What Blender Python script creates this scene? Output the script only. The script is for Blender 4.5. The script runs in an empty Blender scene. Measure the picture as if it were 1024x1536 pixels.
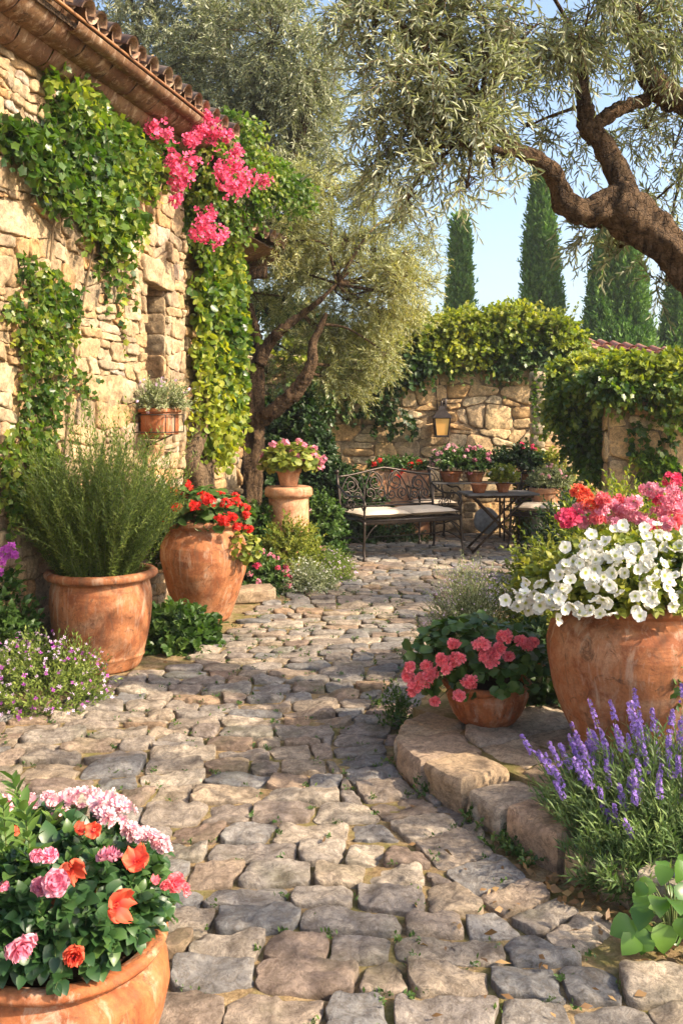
import bpy, math, random
import numpy as np
from mathutils import Vector
sc = bpy.context.scene
C = sc.collection
R = math.radians
# ---------------------------------------------------------------- camera, sky, sun
cam_d = bpy.data.cameras.new('camera'); cam = bpy.data.objects.new('camera', cam_d); C.objects.link(cam)
cam.location = (0, 0, 1.5); cam.rotation_euler = (R(90), 0, 0)
cam_d.sensor_fit = 'HORIZONTAL'; cam_d.sensor_width = 36; cam_d.lens = 36*1400/1024
cam_d.shift_y = -143/1024; cam_d.clip_end = 600; cam_d.clip_start = .05
sc.camera = cam
SUN = np.array([.77, -.31, .60]); SUN /= np.linalg.norm(SUN)
elev = math.asin(SUN[2]); az = math.atan2(SUN[0], SUN[1])
w = bpy.data.worlds.new('World'); sc.world = w; w.use_nodes = True
nt = w.node_tree; bg = nt.nodes['Background']
sky = nt.nodes.new('ShaderNodeTexSky'); sky.sky_type = 'NISHITA'; sky.sun_disc = False
sky.sun_elevation = elev; sky.sun_rotation = az; sky.dust_density = 3.5; sky.air_density = 1.0
nt.links.new(sky.outputs[0], bg.inputs[0]); bg.inputs[1].default_value = .15
sl = bpy.data.lights.new('sun', 'SUN'); so = bpy.data.objects.new('sun', sl); C.objects.link(so)
sl.energy = 4.1; sl.angle = R(.55); sl.color = (1, .83, .62)
so.rotation_euler = Vector(SUN.tolist()).to_track_quat('Z', 'Y').to_euler()
so.location = (6, -2, 8)
sc.view_settings.view_transform = 'Standard'; sc.view_settings.look = 'None'
sc.view_settings.exposure = 1.32; sc.view_settings.gamma = 1
sc.render.engine = 'CYCLES'
cy = sc.cycles
cy.max_bounces = 6; cy.diffuse_bounces = 3; cy.glossy_bounces = 2; cy.transmission_bounces = 4; cy.transparent_max_bounces = 4
cy.caustics_reflective = False; cy.caustics_refractive = False
cy.use_denoising = True

# ---------------------------------------------------------------- helpers
rg = np.random.default_rng(7)
random.seed(7)
def at(px, py, Y): return np.array([(px-512)/1400*Y, Y, 1.5-(py-625)/1400*Y])
def gnd(px, py, z=0.):
    Y = 1400*(1.5-z)/(py-625); return np.array([(px-512)/1400*Y, Y, z])
def nrm(a):
    a = np.asarray(a, float); return a/np.maximum(np.linalg.norm(a, axis=-1, keepdims=True), 1e-9)
def _h(i, j, k, s):
    n = (i*374761393 + j*668265263 + k*2147483647 + s*974711) & 0xffffffff
    n = ((n ^ (n >> 13))*1274126177) & 0xffffffff
    return ((n ^ (n >> 16)) & 0xffff)/65535.
def noise(P, f=1., s=0):
    P = np.asarray(P, float)*f; I = np.floor(P).astype(np.int64); F = P-I; F = F*F*(3-2*F)
    o = 0
    for a in (0, 1):
        for b in (0, 1):
            for c in (0, 1):
                wgt = (F[..., 0] if a else 1-F[..., 0])*(F[..., 1] if b else 1-F[..., 1])*(F[..., 2] if c else 1-F[..., 2])
                o = o + wgt*_h(I[..., 0]+a, I[..., 1]+b, I[..., 2]+c, s)
    return o*2-1
def meta(o, label=None, cat=None, group=None, kind=None):
    for k, v in (('label', label), ('category', cat), ('group', group), ('kind', kind)):
        if v: o[k] = v
    return o
def thing(name, label, cat, loc=(0, 0, 0), group=None):
    o = bpy.data.objects.new(name, None); C.objects.link(o); o.location = tuple(float(x) for x in loc); o.empty_display_size = .1
    return meta(o, label, cat, group)
class Acc:
    """collects vertices and faces of ONE mesh"""
    def __init__(s): s.V = []; s.F = {}; s.A = []; s.n = 0
    def add(s, V, faces, A=None):
        V = np.asarray(V, float).reshape(-1, 3)
        for f in (faces if isinstance(faces, list) else [faces]):
            f = np.asarray(f)
            if f.size: s.F.setdefault(f.shape[1], []).append(f+s.n)
        if A is None: A = np.zeros((len(V), 3)); A[:, 0] = rg.random()
        s.V.append(V); s.A.append(np.asarray(A, float).reshape(-1, 3)); s.n += len(V)
        return s
    def build(s, name, mat, parent=None, smooth=True, warp=None):
        V = np.concatenate(s.V); A = np.concatenate(s.A)
        if parent is not None:
            L = np.array(parent.matrix_world.translation if parent.parent is None and parent.type == 'EMPTY' and False else world_loc(parent)); V = V-L
        me = bpy.data.meshes.new(name)
        me.vertices.add(len(V)); me.vertices.foreach_set('co', V.astype(np.float32).ravel())
        idx = []; tot = []
        for k, fl in s.F.items():
            f = np.concatenate(fl); idx.append(f.ravel()); tot.append(np.full(len(f), k))
        idx = np.concatenate(idx).astype(np.int32); tot = np.concatenate(tot).astype(np.int32)
        st = np.concatenate([[0], np.cumsum(tot)[:-1]]).astype(np.int32)
        me.loops.add(len(idx)); me.loops.foreach_set('vertex_index', idx)
        me.polygons.add(len(tot)); me.polygons.foreach_set('loop_start', st)
        me.polygons.foreach_set('use_smooth', np.full(len(tot), smooth))
        at_ = me.attributes.new('v', 'FLOAT_VECTOR', 'POINT'); at_.data.foreach_set('vector', A.astype(np.float32).ravel())
        me.update(calc_edges=True); me.validate()
        me.materials.append(mat)
        o = bpy.data.objects.new(name, me); C.objects.link(o)
        if parent is not None: o.parent = parent
        return o
def world_loc(o):
    v = np.zeros(3)
    while o is not None: v += np.array(o.location); o = o.parent
    return v

# ---- templates: leaf lies along +Y (0..1), width along X, normal +Z; third coordinate list t = distance from base
def T(verts, faces):
    return np.array(verts, float), [np.array(f) for f in faces]
lance = T([(0,0,0),(.5,.3,.06),(0,.3,0),(-.5,.3,.06),(.42,.68,.05),(0,.68,-.01),(-.42,.68,.05),(0,1,-.07)],
          [[(0,1,2),(0,2,3),(4,7,5),(5,7,6)], [(1,4,5,2),(2,5,6,3)]])
lance_lo = T([(0,0,0),(.5,.45,.05),(-.5,.45,.05),(0,1,-.06)], [[(0,1,2),(1,3,2)]])
quad_lo = T([(0,0,0),(.5,.45,.0),(0,1,-.0),(-.5,.45,.0)], [[(0,1,2,3)]])
def ovate_t(w=.38, cup=.12, droop=.18):
    ys = [0, .15, .4, .68, .88, 1.]; ws = [0, .7, 1, .78, .4, 0]
    V = []; 
    for y, q in zip(ys, ws):
        z = -droop*y*y+.06*math.sin(y*3)
        if q == 0: V.append((0, y, z))
        else: V += [(q*w, y-.03, z+cup*q), (0, y, z), (-q*w, y-.03, z+cup*q)]
    F3 = [(0,1,2),(0,2,3)]; F4 = []
    for i in range(3):
        a = 1+3*i; F4 += [(a, a+3, a+4, a+1), (a+1, a+4, a+5, a+2)]
    F3 += [(10,13,11),(11,13,12)]
    return T(V, [F3, F4])
ovate = ovate_t(); broad = ovate_t(.5, .16, .25)
def lobed_t(k=5, depth=.3, n=15, cup=.15):
    """ivy / vine leaf: palmate outline with a notch at the stalk"""
    V = [(0, .35, -.02)]
    for i in range(n):
        a = -math.pi*.92+2*math.pi*.92*i/(n-1)
        r = .5*(1-depth*.5*(1-math.cos(k*a)))*(1+.12*math.cos(a))
        x = r*math.sin(a); y = .35+r*math.cos(a)*1.15
        V.append((x, y, cup*abs(x)*.9-.25*max(0, y-.35)**2))
    V.append((0, 0, .03)); m = len(V)-1
    return T(V, [[(0, i+1, i) for i in range(1, n)]+[(0, 1, m), (0, m, n)]])
ivy = lobed_t(5, .35); geran = lobed_t(7, .16, 15, .3); heart = lobed_t(1, .12, 11, .2)
def petals_t(n=5, r=.5, w=.34, lift=.15, notch=0., ruff=0., seed=0):
    V = [(0, 0, 0)]; F = []; rr = np.random.default_rng(seed)
    for i in range(n):
        a = 2*math.pi*i/n+rr.uniform(-.1, .1); s, c = math.sin(a), math.cos(a); b = len(V)
        for (u, v_, z) in ((w*.35, .28*r, .02), (w, .72*r, lift*.6+ruff*rr.uniform(-1, 1)), (w*.6, 1.*r, lift+ruff*rr.uniform(-1, 1)),
                           (0, (1-notch)*r, lift*1.0-.03), (-w*.6, 1.*r, lift+ruff*rr.uniform(-1, 1)), (-w, .72*r, lift*.6+ruff*rr.uniform(-1, 1)), (-w*.35, .28*r, .02), (0, .65*r, lift*.3)):
            V.append((u*c+v_*s, -u*s+v_*c, z))
        F += [(0, b, b+7), (0, b+7, b+6), (b, b+1, b+7), (b+1, b+2, b+7), (b+2, b+3, b+7), (b+3, b+4, b+7), (b+4, b+5, b+7), (b+5, b+6, b+7)]
    return T(V, [F])
flo5 = petals_t(5, .5, .2, .16, .06, .03)
def floret_lo(n=5):
    V = [(0, 0, 0)]; F = []
    for i in range(n):
        a = 2*math.pi*i/n; b = len(V)
        for (u, v_, z) in ((.17, .32, .08), (0, .5, .13), (-.17, .32, .08)):
            V.append((u*math.cos(a)+v_*math.sin(a), -u*math.sin(a)+v_*math.cos(a), z))
        F += [(0, b, b+1, b+2)]
    return T(V, [F])
def petals_hi(n=5, r=.5, w=.3, lift=.15, ruff=.05, seed=0, notch=.06, cup=.1):
    V = []; F = []; rr = np.random.default_rng(seed); nu, nv = 6, 6
    for i in range(n):
        a = 2*math.pi*i/n+rr.uniform(-.1, .1); s, c = math.sin(a), math.cos(a); b = len(V); ph = rr.uniform(0, 6); ww = w*rr.uniform(.9, 1.12); rl = r*rr.uniform(.92, 1.06)
        for j in range(nv+1):
            v = j/nv; wd = ww*(math.sin(math.pi*min(1, .06+v*.80))**.8)*(1 if v < .75 else 1-.5*((v-.75)/.25)**2)
            for k in range(nu+1):
                u = 2*k/nu-1; rad = rl*v*(1-.10*u*u*v*v)-(notch*rl*max(0, 1-abs(u)*2.2) if j == nv else 0)
                z = lift*v*v+ruff*v*v*math.sin(u*4.2+ph)*(.4+abs(u))-cup*.4*u*u*wd*v+.004*i+.03*math.sin(v*3.1)*(1-abs(u))*.3
                V.append((u*wd*c+rad*s, -u*wd*s+rad*c, z))
        for j in range(nv):
            for k in range(nu): q = b+j*(nu+1)+k; F.append((q, q+1, q+nu+2, q+nu+1))
    return T(V, [F])
flo_lo = floret_lo(5); flo4 = floret_lo(4)
def inst(acc, tm, P, D, N, S, W=1., rnd=None, clump=None, flat=False):
    """place template copies: at P, leaf axis along D, normal near N. flat: template centred, normal along N"""
    tv, tf = tm; n = len(P)
    if n == 0: return
    D = nrm(D); N = np.asarray(N, float)
    X = np.cross(D, N); bad = np.linalg.norm(X, axis=1) < 1e-3
    X[bad] = np.cross(D[bad], [.3, .5, .8]); X = nrm(X); Z = np.cross(X, D)
    S = np.broadcast_to(np.asarray(S, float), (n,)); W = np.broadcast_to(np.asarray(W, float), (n,))
    V = P[:, None, :]+S[:, None, None]*(tv[None, :, 0, None]*W[:, None, None]*X[:, None, :]+tv[None, :, 1, None]*D[:, None, :]+tv[None, :, 2, None]*Z[:, None, :])
    m = len(tv); off = (np.arange(n)*m)
    F = [(f[None, :, :]+off[:, None, None]).reshape(-1, f.shape[1]) for f in tf]
    A = np.zeros((n, m, 3)); A[..., 0] = (rg.random(n) if rnd is None else rnd)[:, None]
    A[..., 1] = np.clip(np.linalg.norm(tv[:, :2], axis=1)*(2 if flat else 1), 0, 1)[None]
    A[..., 2] = (rg.random(n) if clump is None else clump)[:, None]
    acc.add(V, F, A)
def rdir(n, up=0., rng=rg):
    d = rng.normal(size=(n, 3)); d = nrm(d); d[:, 2] += up; return nrm(d)
def stems(acc, Q, r0, r1, sides=3):
    """Q (N,K,3) stations of N thin stems"""
    N, K, _ = Q.shape
    Tn = nrm(np.gradient(Q, axis=1)); a = np.cross(Tn, [.31, .22, .92]); a = nrm(a); b = np.cross(Tn, a)
    th = np.arange(sides)*2*math.pi/sides
    r = np.linspace(0, 1, K)[None, :, None]*1.; r0 = np.broadcast_to(np.asarray(r0, float), (N,))[:, None, None]; r1 = np.broadcast_to(np.asarray(r1, float), (N,))[:, None, None]
    rad = r0*(1-r)+r1*r
    V = Q[:, :, None, :]+rad[..., None]*(np.cos(th)[None, None, :, None]*a[:, :, None, :]+np.sin(th)[None, None, :, None]*b[:, :, None, :])
    i = np.arange(N)[:, None, None]; k = np.arange(K-1)[None, :, None]; s = np.arange(sides)[None, None, :]; s2 = (s+1) % sides
    base = (i*K+k)*sides; F = np.stack(np.broadcast_arrays(base+s, base+s2, base+sides+s2, base+sides+s), -1).reshape(-1, 4)
    A = np.zeros((N, K, sides, 3)); A[..., 0] = rg.random(N)[:, None, None]
    acc.add(V, F, A)
def sprigs(la, sa, P, D, L, nl, tm, size, width=1., div=.9, droop=0., up=.6, r0=.003, wob=.08, t0=.12, clump=None, grow=.35):
    """leafy shoots: N shoots start at P along D, length L, nl leaves each"""
    N = len(P)
    if N == 0: return None
    D = nrm(D); L = np.broadcast_to(np.asarray(L, float), (N,))*rg.uniform(.75, 1.2, N)
    side = nrm(np.cross(D, rdir(N)))
    def pt(t): # t (N,k)
        t = t[..., None]
        return P[:, None]+D[:, None]*(L[:, None, None]*t)+side[:, None]*(L[:, None, None]*wob*np.sin(t*4))+np.array([0, 0, -1.])*(L[:, None, None]*droop*t*t)
    t = np.tile(t0+(1-t0)*(np.arange(nl)+.5)/nl, (N, 1))+rg.uniform(-.5, .5, (N, nl))/nl*.6; t = np.clip(t, 0, 1)
    p = pt(t); q = pt(t+.02); ax = nrm(q-p)
    phi = np.arange(nl)[None]*2.4+rg.uniform(0, 6.28, (N, 1))+rg.uniform(-.3, .3, (N, nl))
    a = nrm(np.cross(ax, side[:, None]+.01)); b = np.cross(ax, a)
    rad = np.cos(phi)[..., None]*a+np.sin(phi)[..., None]*b
    dv = div*(1-.5*t)[..., None]
    ld = nrm(ax*(1.0)+rad*dv*1.3)
    Nn = nrm(ax*.8+np.array([0, 0, up])+rdir(N*nl).reshape(N, nl, 3)*.45-rad*.2)
    if clump is None: clump = rg.random(N)
    sz = size*rg.uniform(.7, 1.2, (N, nl))*(1-grow*np.abs(t-.35))
    inst(la, tm, p.reshape(-1, 3), ld.reshape(-1, 3), Nn.reshape(-1, 3), sz.ravel(), width, clump=np.repeat(clump, nl))
    if sa is not None:
        tt = np.tile(np.linspace(0, 1, 5), (N, 1)); stems(sa, pt(tt), r0, r0*.4)
    return pt(np.ones((N, 1)))[:, 0]
def catmull(P, n=8):
    P = np.asarray(P, float); Q = np.vstack([2*P[0]-P[1], P, 2*P[-1]-P[-2]]); out = []
    for i in range(1, len(Q)-2):
        for t in np.arange(n)/n:
            out.append(.5*((2*Q[i])+(-Q[i-1]+Q[i+1])*t+(2*Q[i-1]-5*Q[i]+4*Q[i+1]-Q[i+2])*t*t+(-Q[i-1]+3*Q[i]-3*Q[i+1]+Q[i+2])*t**3))
    out.append(Q[-2]); return np.array(out)
def tube(acc, P, r, sides=8, smooth_n=0, cap=True, flat=1., rough=0.):
    P = np.asarray(P, float); r = np.broadcast_to(np.asarray(r, float), (len(P),))
    if smooth_n:
        r = np.interp(np.linspace(0, 1, (len(P)-1)*smooth_n+1), np.linspace(0, 1, len(P)), r); P = catmull(P, smooth_n)
    Tn = nrm(np.gradient(P, axis=0)); a = np.zeros_like(P); ref = np.array([0, 0, 1.]) if abs(Tn[0, 2]) < .9 else np.array([0, 1., 0])
    a[0] = nrm(np.cross(Tn[0], ref))
    for i in range(1, len(P)):
        v = a[i-1]-Tn[i]*np.dot(a[i-1], Tn[i]); a[i] = nrm(v)
    b = np.cross(Tn, a); th = np.arange(sides)*2*math.pi/sides
    V = P[:, None]+r[:, None, None]*(np.cos(th)[None, :, None]*a[:, None]+flat*np.sin(th)[None, :, None]*b[:, None])
    if rough:
        n0 = V-P[:, None]; d = noise(V*np.array([1, 1, .35]), 1/max(r.max(), .01)*1.6, 3)+.5*noise(V, 1/max(r.max(), .01)*4, 4)+.28*np.sin(th*5+P[:, 2:3]*3)+.22*np.abs(np.sin(th*5.5+P[:, :1]*4+2*noise(P*3, 1.)[:, None]))+.25*noise(V, 1/max(r.max(), .01)*9, 6)
        V = V+n0*(rough*d)[..., None]
    K = len(P); k = np.arange(K-1)[:, None]; s = np.arange(sides)[None]; s2 = (s+1) % sides
    F = np.stack(np.broadcast_arrays(k*sides+s, k*sides+s2, (k+1)*sides+s2, (k+1)*sides+s), -1).reshape(-1, 4)
    fs = [F]; V = V.reshape(-1, 3)
    if cap:
        V = np.vstack([V, P[0], P[-1]]); m = K*sides
        fs.append(np.array([(m, (j+1) % sides, j) for j in range(sides)]+[(m+1, (K-1)*sides+j, (K-1)*sides+(j+1) % sides) for j in range(sides)]))
    A = np.zeros((len(V), 3)); A[:, 0] = rg.random(); acc.add(V, fs, A); return acc
def lathe(acc, prof, c, n=64, wob=.0, seed=0, flute=0, fl_amp=0., fl_range=(0, 1), rnd=None, arc=None):
    prof = np.asarray(prof, float); th = np.arange(n)*2*math.pi/n; K = len(prof)
    rr = prof[:, 0][:, None]*np.ones(n); z = prof[:, 1][:, None]*np.ones(n)
    if flute: 
        m = (prof[:, 1] >= fl_range[0]) & (prof[:, 1] <= fl_range[1]); rr[m] *= 1+fl_amp*np.abs(np.sin(flute*th/2))[None]
    V = np.stack([rr*np.cos(th), rr*np.sin(th), z], -1)
    if wob: 
        d = noise(V, 3., seed)*wob+noise(V, 11., seed+1)*wob*.35; V[..., :2] *= (1+d/np.maximum(prof[:, 0].max(), .05))[..., None]; V[..., 2] += noise(V, 4., seed+2)*wob*.4*(prof[:, 1] > .02)[:, None]
    V = V+np.asarray(c); k = np.arange(K-1)[:, None]; s = np.arange(n)[None]; s2 = (s+1) % n
    F = np.stack(np.broadcast_arrays(k*n+s, k*n+s2, (k+1)*n+s2, (k+1)*n+s), -1).reshape(-1, 4)
    A = np.zeros((K*n, 3)); A[:, 0] = rg.random() if rnd is None else rnd; acc.add(V.reshape(-1, 3), F, A); return acc
def box(acc, c, s, rot=0., bev=0., tilt=None):
    c = np.asarray(c, float); h = np.asarray(s, float)/2; b = min(bev, h.min()*.9)
    if b <= 0:
        V = np.array([(x, y, z) for x in (-1, 1) for y in (-1, 1) for z in (-1, 1)])*h; F = [np.array([(0,1,3,2),(4,6,7,5),(0,4,5,1),(2,3,7,6),(0,2,6,4),(1,5,7,3)])]
    else:
        V = []; id_ = {}
        for x in (-1, 1):
            for y in (-1, 1):
                for z in (-1, 1):
                    for ax in range(3):
                        v = np.array([x, y, z])*(h-b); v[ax] = (x, y, z)[ax]*h[ax]; id_[(x, y, z, ax)] = len(V); V.append(v)
        V = np.array(V); q = []; t = []
        for ax in range(3):
            o = [a for a in range(3) if a != ax]
            for s_ in (-1, 1):
                def key(a, b_):
                    k = [0, 0, 0]; k[ax] = s_; k[o[0]] = a; k[o[1]] = b_; return id_[(*k, ax)]
                q.append((key(-1, -1), key(1, -1), key(1, 1), key(-1, 1)))
        for ax in range(3):
            o = [a for a in range(3) if a != ax]
            for s1 in (-1, 1):
                for s2 in (-1, 1):
                    def k2(m, f):
                        k = [0, 0, 0]; k[ax] = m; k[o[0]] = s1; k[o[1]] = s2; return id_[(*k, f)]
                    q.append((k2(-1, o[0]), k2(1, o[0]), k2(1, o[1]), k2(-1, o[1])))
        for x in (-1, 1):
            for y in (-1, 1):
                for z in (-1, 1): t.append((id_[(x, y, z, 0)], id_[(x, y, z, 1)], id_[(x, y, z, 2)]))
        F = [np.array(q), np.array(t)]
        # fix winding
        def fix(fa):
            o_ = []
            for f in fa:
                p = V[list(f)]; n_ = np.cross(p[1]-p[0], p[2]-p[0]); o_.append(f if np.dot(n_, p.mean(0)) > 0 else f[::-1])
            return np.array(o_)
        F = [fix(f) for f in F]
    cr, sr = math.cos(rot), math.sin(rot)
    V = V@np.array([[cr, sr, 0], [-sr, cr, 0], [0, 0, 1]])
    if tilt is not None: V = V@np.asarray(tilt).T
    acc.add(V+c, F); return acc

# ---------------------------------------------------------------- materials
def nodes(name):
    m = bpy.data.materials.new(name); m.use_nodes = True; t = m.node_tree; t.nodes.clear()
    out = t.nodes.new('ShaderNodeOutputMaterial'); return m, t, out
def nd(t, ty, **kw):
    n = t.nodes.new(ty)
    for k, v in kw.items():
        if k.startswith('i_'): n.inputs[k[2:].replace('_', ' ')].default_value = v
        else: setattr(n, k, v)
    return n
def ramp(t, fac, stops, interp='LINEAR'):
    r = nd(t, 'ShaderNodeValToRGB'); r.color_ramp.interpolation = interp; e = r.color_ramp.elements
    while len(e) < len(stops): e.new(.5)
    for i, (p, c) in enumerate(stops): e[i].position = p; e[i].color = (*c[:3], 1) if len(c) >= 3 else (c[0],)*3+(1,)
    t.links.new(fac, r.inputs[0]); return r.outputs[0]
def mixc(t, f, a, b, mode='MIX'):
    m = nd(t, 'ShaderNodeMix', data_type='RGBA', blend_type=mode)
    for s, v in ((0, f), (6, a), (7, b)):
        if hasattr(v, 'links'): t.links.new(v, m.inputs[s])
        else: m.inputs[s].default_value = v if s == 0 else (*v, 1)
    return m.outputs[2]
def math_(t, op, a, b=None):
    m = nd(t, 'ShaderNodeMath', operation=op)
    for i, v in enumerate((a, b)):
        if v is None: continue
        if hasattr(v, 'links'): t.links.new(v, m.inputs[i])
        else: m.inputs[i].default_value = v
    return m.outputs[0]
def tex(t, kind, scale, detail=4, rough=.6, dist=0., coord='Object'):
    tc = nd(t, 'ShaderNodeNewGeometry') if coord == 'Pos' else nd(t, 'ShaderNodeTexCoord')
    o = tc.outputs['Position'] if coord == 'Pos' else tc.outputs[coord]
    if kind == 'noise':
        n = nd(t, 'ShaderNodeTexNoise'); n.inputs['Scale'].default_value = scale; n.inputs['Detail'].default_value = detail; n.inputs['Roughness'].default_value = rough; n.inputs['Distortion'].default_value = dist
        t.links.new(o, n.inputs['Vector']); return n.outputs['Fac']
    n = nd(t, 'ShaderNodeTexVoronoi', feature=kind); n.inputs['Scale'].default_value = scale; t.links.new(o, n.inputs['Vector']); return n.outputs['Distance']
def attr(t):
    a = nd(t, 'ShaderNodeAttribute', attribute_name='v'); s = nd(t, 'ShaderNodeSeparateXYZ'); t.links.new(a.outputs['Vector'], s.inputs[0]); return s.outputs
def bump(t, h, st=.5, dist=.01, nin=None):
    b = nd(t, 'ShaderNodeBump'); b.inputs['Strength'].default_value = st; b.inputs['Distance'].default_value = dist; t.links.new(h, b.inputs['Height'])
    if nin is not None: t.links.new(nin, b.inputs['Normal'])
    return b.outputs[0]
def princ(t, out, col, rough=.8, spec=.3, nor=None, metal=0.):
    p = nd(t, 'ShaderNodeBsdfPrincipled')
    if hasattr(col, 'links'): t.links.new(col, p.inputs['Base Color'])
    else: p.inputs['Base Color'].default_value = (*col, 1)
    if hasattr(rough, 'links'): t.links.new(rough, p.inputs['Roughness'])
    else: p.inputs['Roughness'].default_value = rough
    p.inputs['Specular IOR Level'].default_value = spec; p.inputs['Metallic'].default_value = metal
    if nor is not None: t.links.new(nor, p.inputs['Normal'])
    if out is not None: t.links.new(p.outputs[0], out.inputs[0])
    return p
def m_stone(name, stops, mott=.5, scale=1., moss=0., bst=.7):
    m, t, out = nodes(name); a = attr(t)
    c = ramp(t, a[0], stops)
    n1 = tex(t, 'noise', 7*scale, 6, .65); n2 = tex(t, 'noise', 34*scale, 7, .75, .3); n3 = tex(t, 'noise', 2.2*scale, 3, .5); n4 = tex(t, 'noise', 14*scale, 8, .8, 1.2)
    c = mixc(t, mott, c, ramp(t, n1, [(.30, (.34, .29, .24)), (.5, (.92, .90, .88)), (.68, (1.42, 1.36, 1.24))]), 'MULTIPLY')
    c = mixc(t, .75, c, ramp(t, n2, [(.34, (.45, .42, .4)), (.5, (1, 1, 1)), (.66, (1.35, 1.32, 1.25))]), 'MULTIPLY')
    c = mixc(t, ramp(t, n4, [(.40, (0, 0, 0)), (.47, (.55,)*3), (.5, (0, 0, 0))]), c, (.10, .075, .05))
    if moss: c = mixc(t, ramp(t, n3, [(.55, (0, 0, 0)), (.75, (moss,)*3)]), c, (.07, .085, .03))
    vo = tex(t, 'DISTANCE_TO_EDGE', 6*scale)
    h = math_(t, 'ADD', math_(t, 'MULTIPLY', n1, .8), math_(t, 'MULTIPLY', n2, .35)); h = math_(t, 'ADD', h, math_(t, 'MULTIPLY', n4, .5))
    princ(t, out, c, .88, .2, bump(t, h, bst, .018)); return m
def m_leaf(name, cols, trans=.35, rough=.5, spec=.35, tcol=(1.25, 1.5, .5), clump=.5):
    m, t, out = nodes(name); a = attr(t)
    f = math_(t, 'ADD', math_(t, 'MULTIPLY', a[0], 1-clump), math_(t, 'MULTIPLY', a[2], clump))
    n = len(cols); c = ramp(t, f, [(.08+.84*i/(n-1), cc) for i, cc in enumerate(cols)])
    c = mixc(t, .6, c, ramp(t, a[1], [(0, (.85,)*3), (.55, (1, 1, 1)), (1, (1.08, 1.05, .95))]), 'MULTIPLY')
    p = princ(t, None, c, rough, spec)
    tr = nd(t, 'ShaderNodeBsdfTranslucent'); t.links.new(mixc(t, 1., c, tcol, 'MULTIPLY'), tr.inputs[0])
    mx = nd(t, 'ShaderNodeMixShader'); mx.inputs[0].default_value = trans; t.links.new(p.outputs[0], mx.inputs[1]); t.links.new(tr.outputs[0], mx.inputs[2]); t.links.new(mx.outputs[0], out.inputs[0]); return m
def m_petal(name, c0, c1, alt=None, trans=.3, tip=None):
    m, t, out = nodes(name); a = attr(t)
    stops = [(0, c0), (.16, c0), (.36, c1)]
    if tip: stops.append((1, tip))
    c = ramp(t, a[1], stops)
    if alt: c = mixc(t, ramp(t, a[2], [(.45, (0,)*3), (.6, (1,)*3)]), c, alt)
    c = mixc(t, 1., c, ramp(t, a[0], [(0, (.72,)*3), (1, (1.15,)*3)]), 'MULTIPLY')
    p = princ(t, None, c, .55, .25)
    tr = nd(t, 'ShaderNodeBsdfTranslucent'); t.links.new(c, tr.inputs[0])
    mx = nd(t, 'ShaderNodeMixShader'); mx.inputs[0].default_value = trans; t.links.new(p.outputs[0], mx.inputs[1]); t.links.new(tr.outputs[0], mx.inputs[2]); t.links.new(mx.outputs[0], out.inputs[0]); return m
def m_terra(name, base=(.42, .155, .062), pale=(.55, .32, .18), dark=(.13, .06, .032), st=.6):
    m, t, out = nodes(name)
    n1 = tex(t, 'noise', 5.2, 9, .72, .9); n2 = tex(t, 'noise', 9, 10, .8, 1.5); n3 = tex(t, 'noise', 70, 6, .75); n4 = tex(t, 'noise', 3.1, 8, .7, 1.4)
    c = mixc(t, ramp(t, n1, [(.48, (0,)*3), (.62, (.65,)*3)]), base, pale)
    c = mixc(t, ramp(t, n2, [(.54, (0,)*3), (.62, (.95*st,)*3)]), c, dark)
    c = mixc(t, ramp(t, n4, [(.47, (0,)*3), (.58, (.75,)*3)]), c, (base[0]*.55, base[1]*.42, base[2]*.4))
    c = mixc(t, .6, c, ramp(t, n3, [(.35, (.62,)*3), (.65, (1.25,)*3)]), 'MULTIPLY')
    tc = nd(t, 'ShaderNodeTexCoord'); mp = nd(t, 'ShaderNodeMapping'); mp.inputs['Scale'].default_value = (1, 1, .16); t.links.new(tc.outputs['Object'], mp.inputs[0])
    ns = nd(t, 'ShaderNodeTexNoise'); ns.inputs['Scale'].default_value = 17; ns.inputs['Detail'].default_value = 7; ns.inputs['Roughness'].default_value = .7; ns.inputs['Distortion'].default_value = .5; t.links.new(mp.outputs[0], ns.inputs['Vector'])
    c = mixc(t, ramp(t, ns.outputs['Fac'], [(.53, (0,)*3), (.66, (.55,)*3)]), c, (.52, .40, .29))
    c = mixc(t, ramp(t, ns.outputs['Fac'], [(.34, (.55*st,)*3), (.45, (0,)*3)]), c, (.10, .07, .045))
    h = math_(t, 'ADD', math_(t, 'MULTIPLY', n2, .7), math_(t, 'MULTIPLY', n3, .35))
    princ(t, out, c, .72, .25, bump(t, h, .45, .008)); return m
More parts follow.
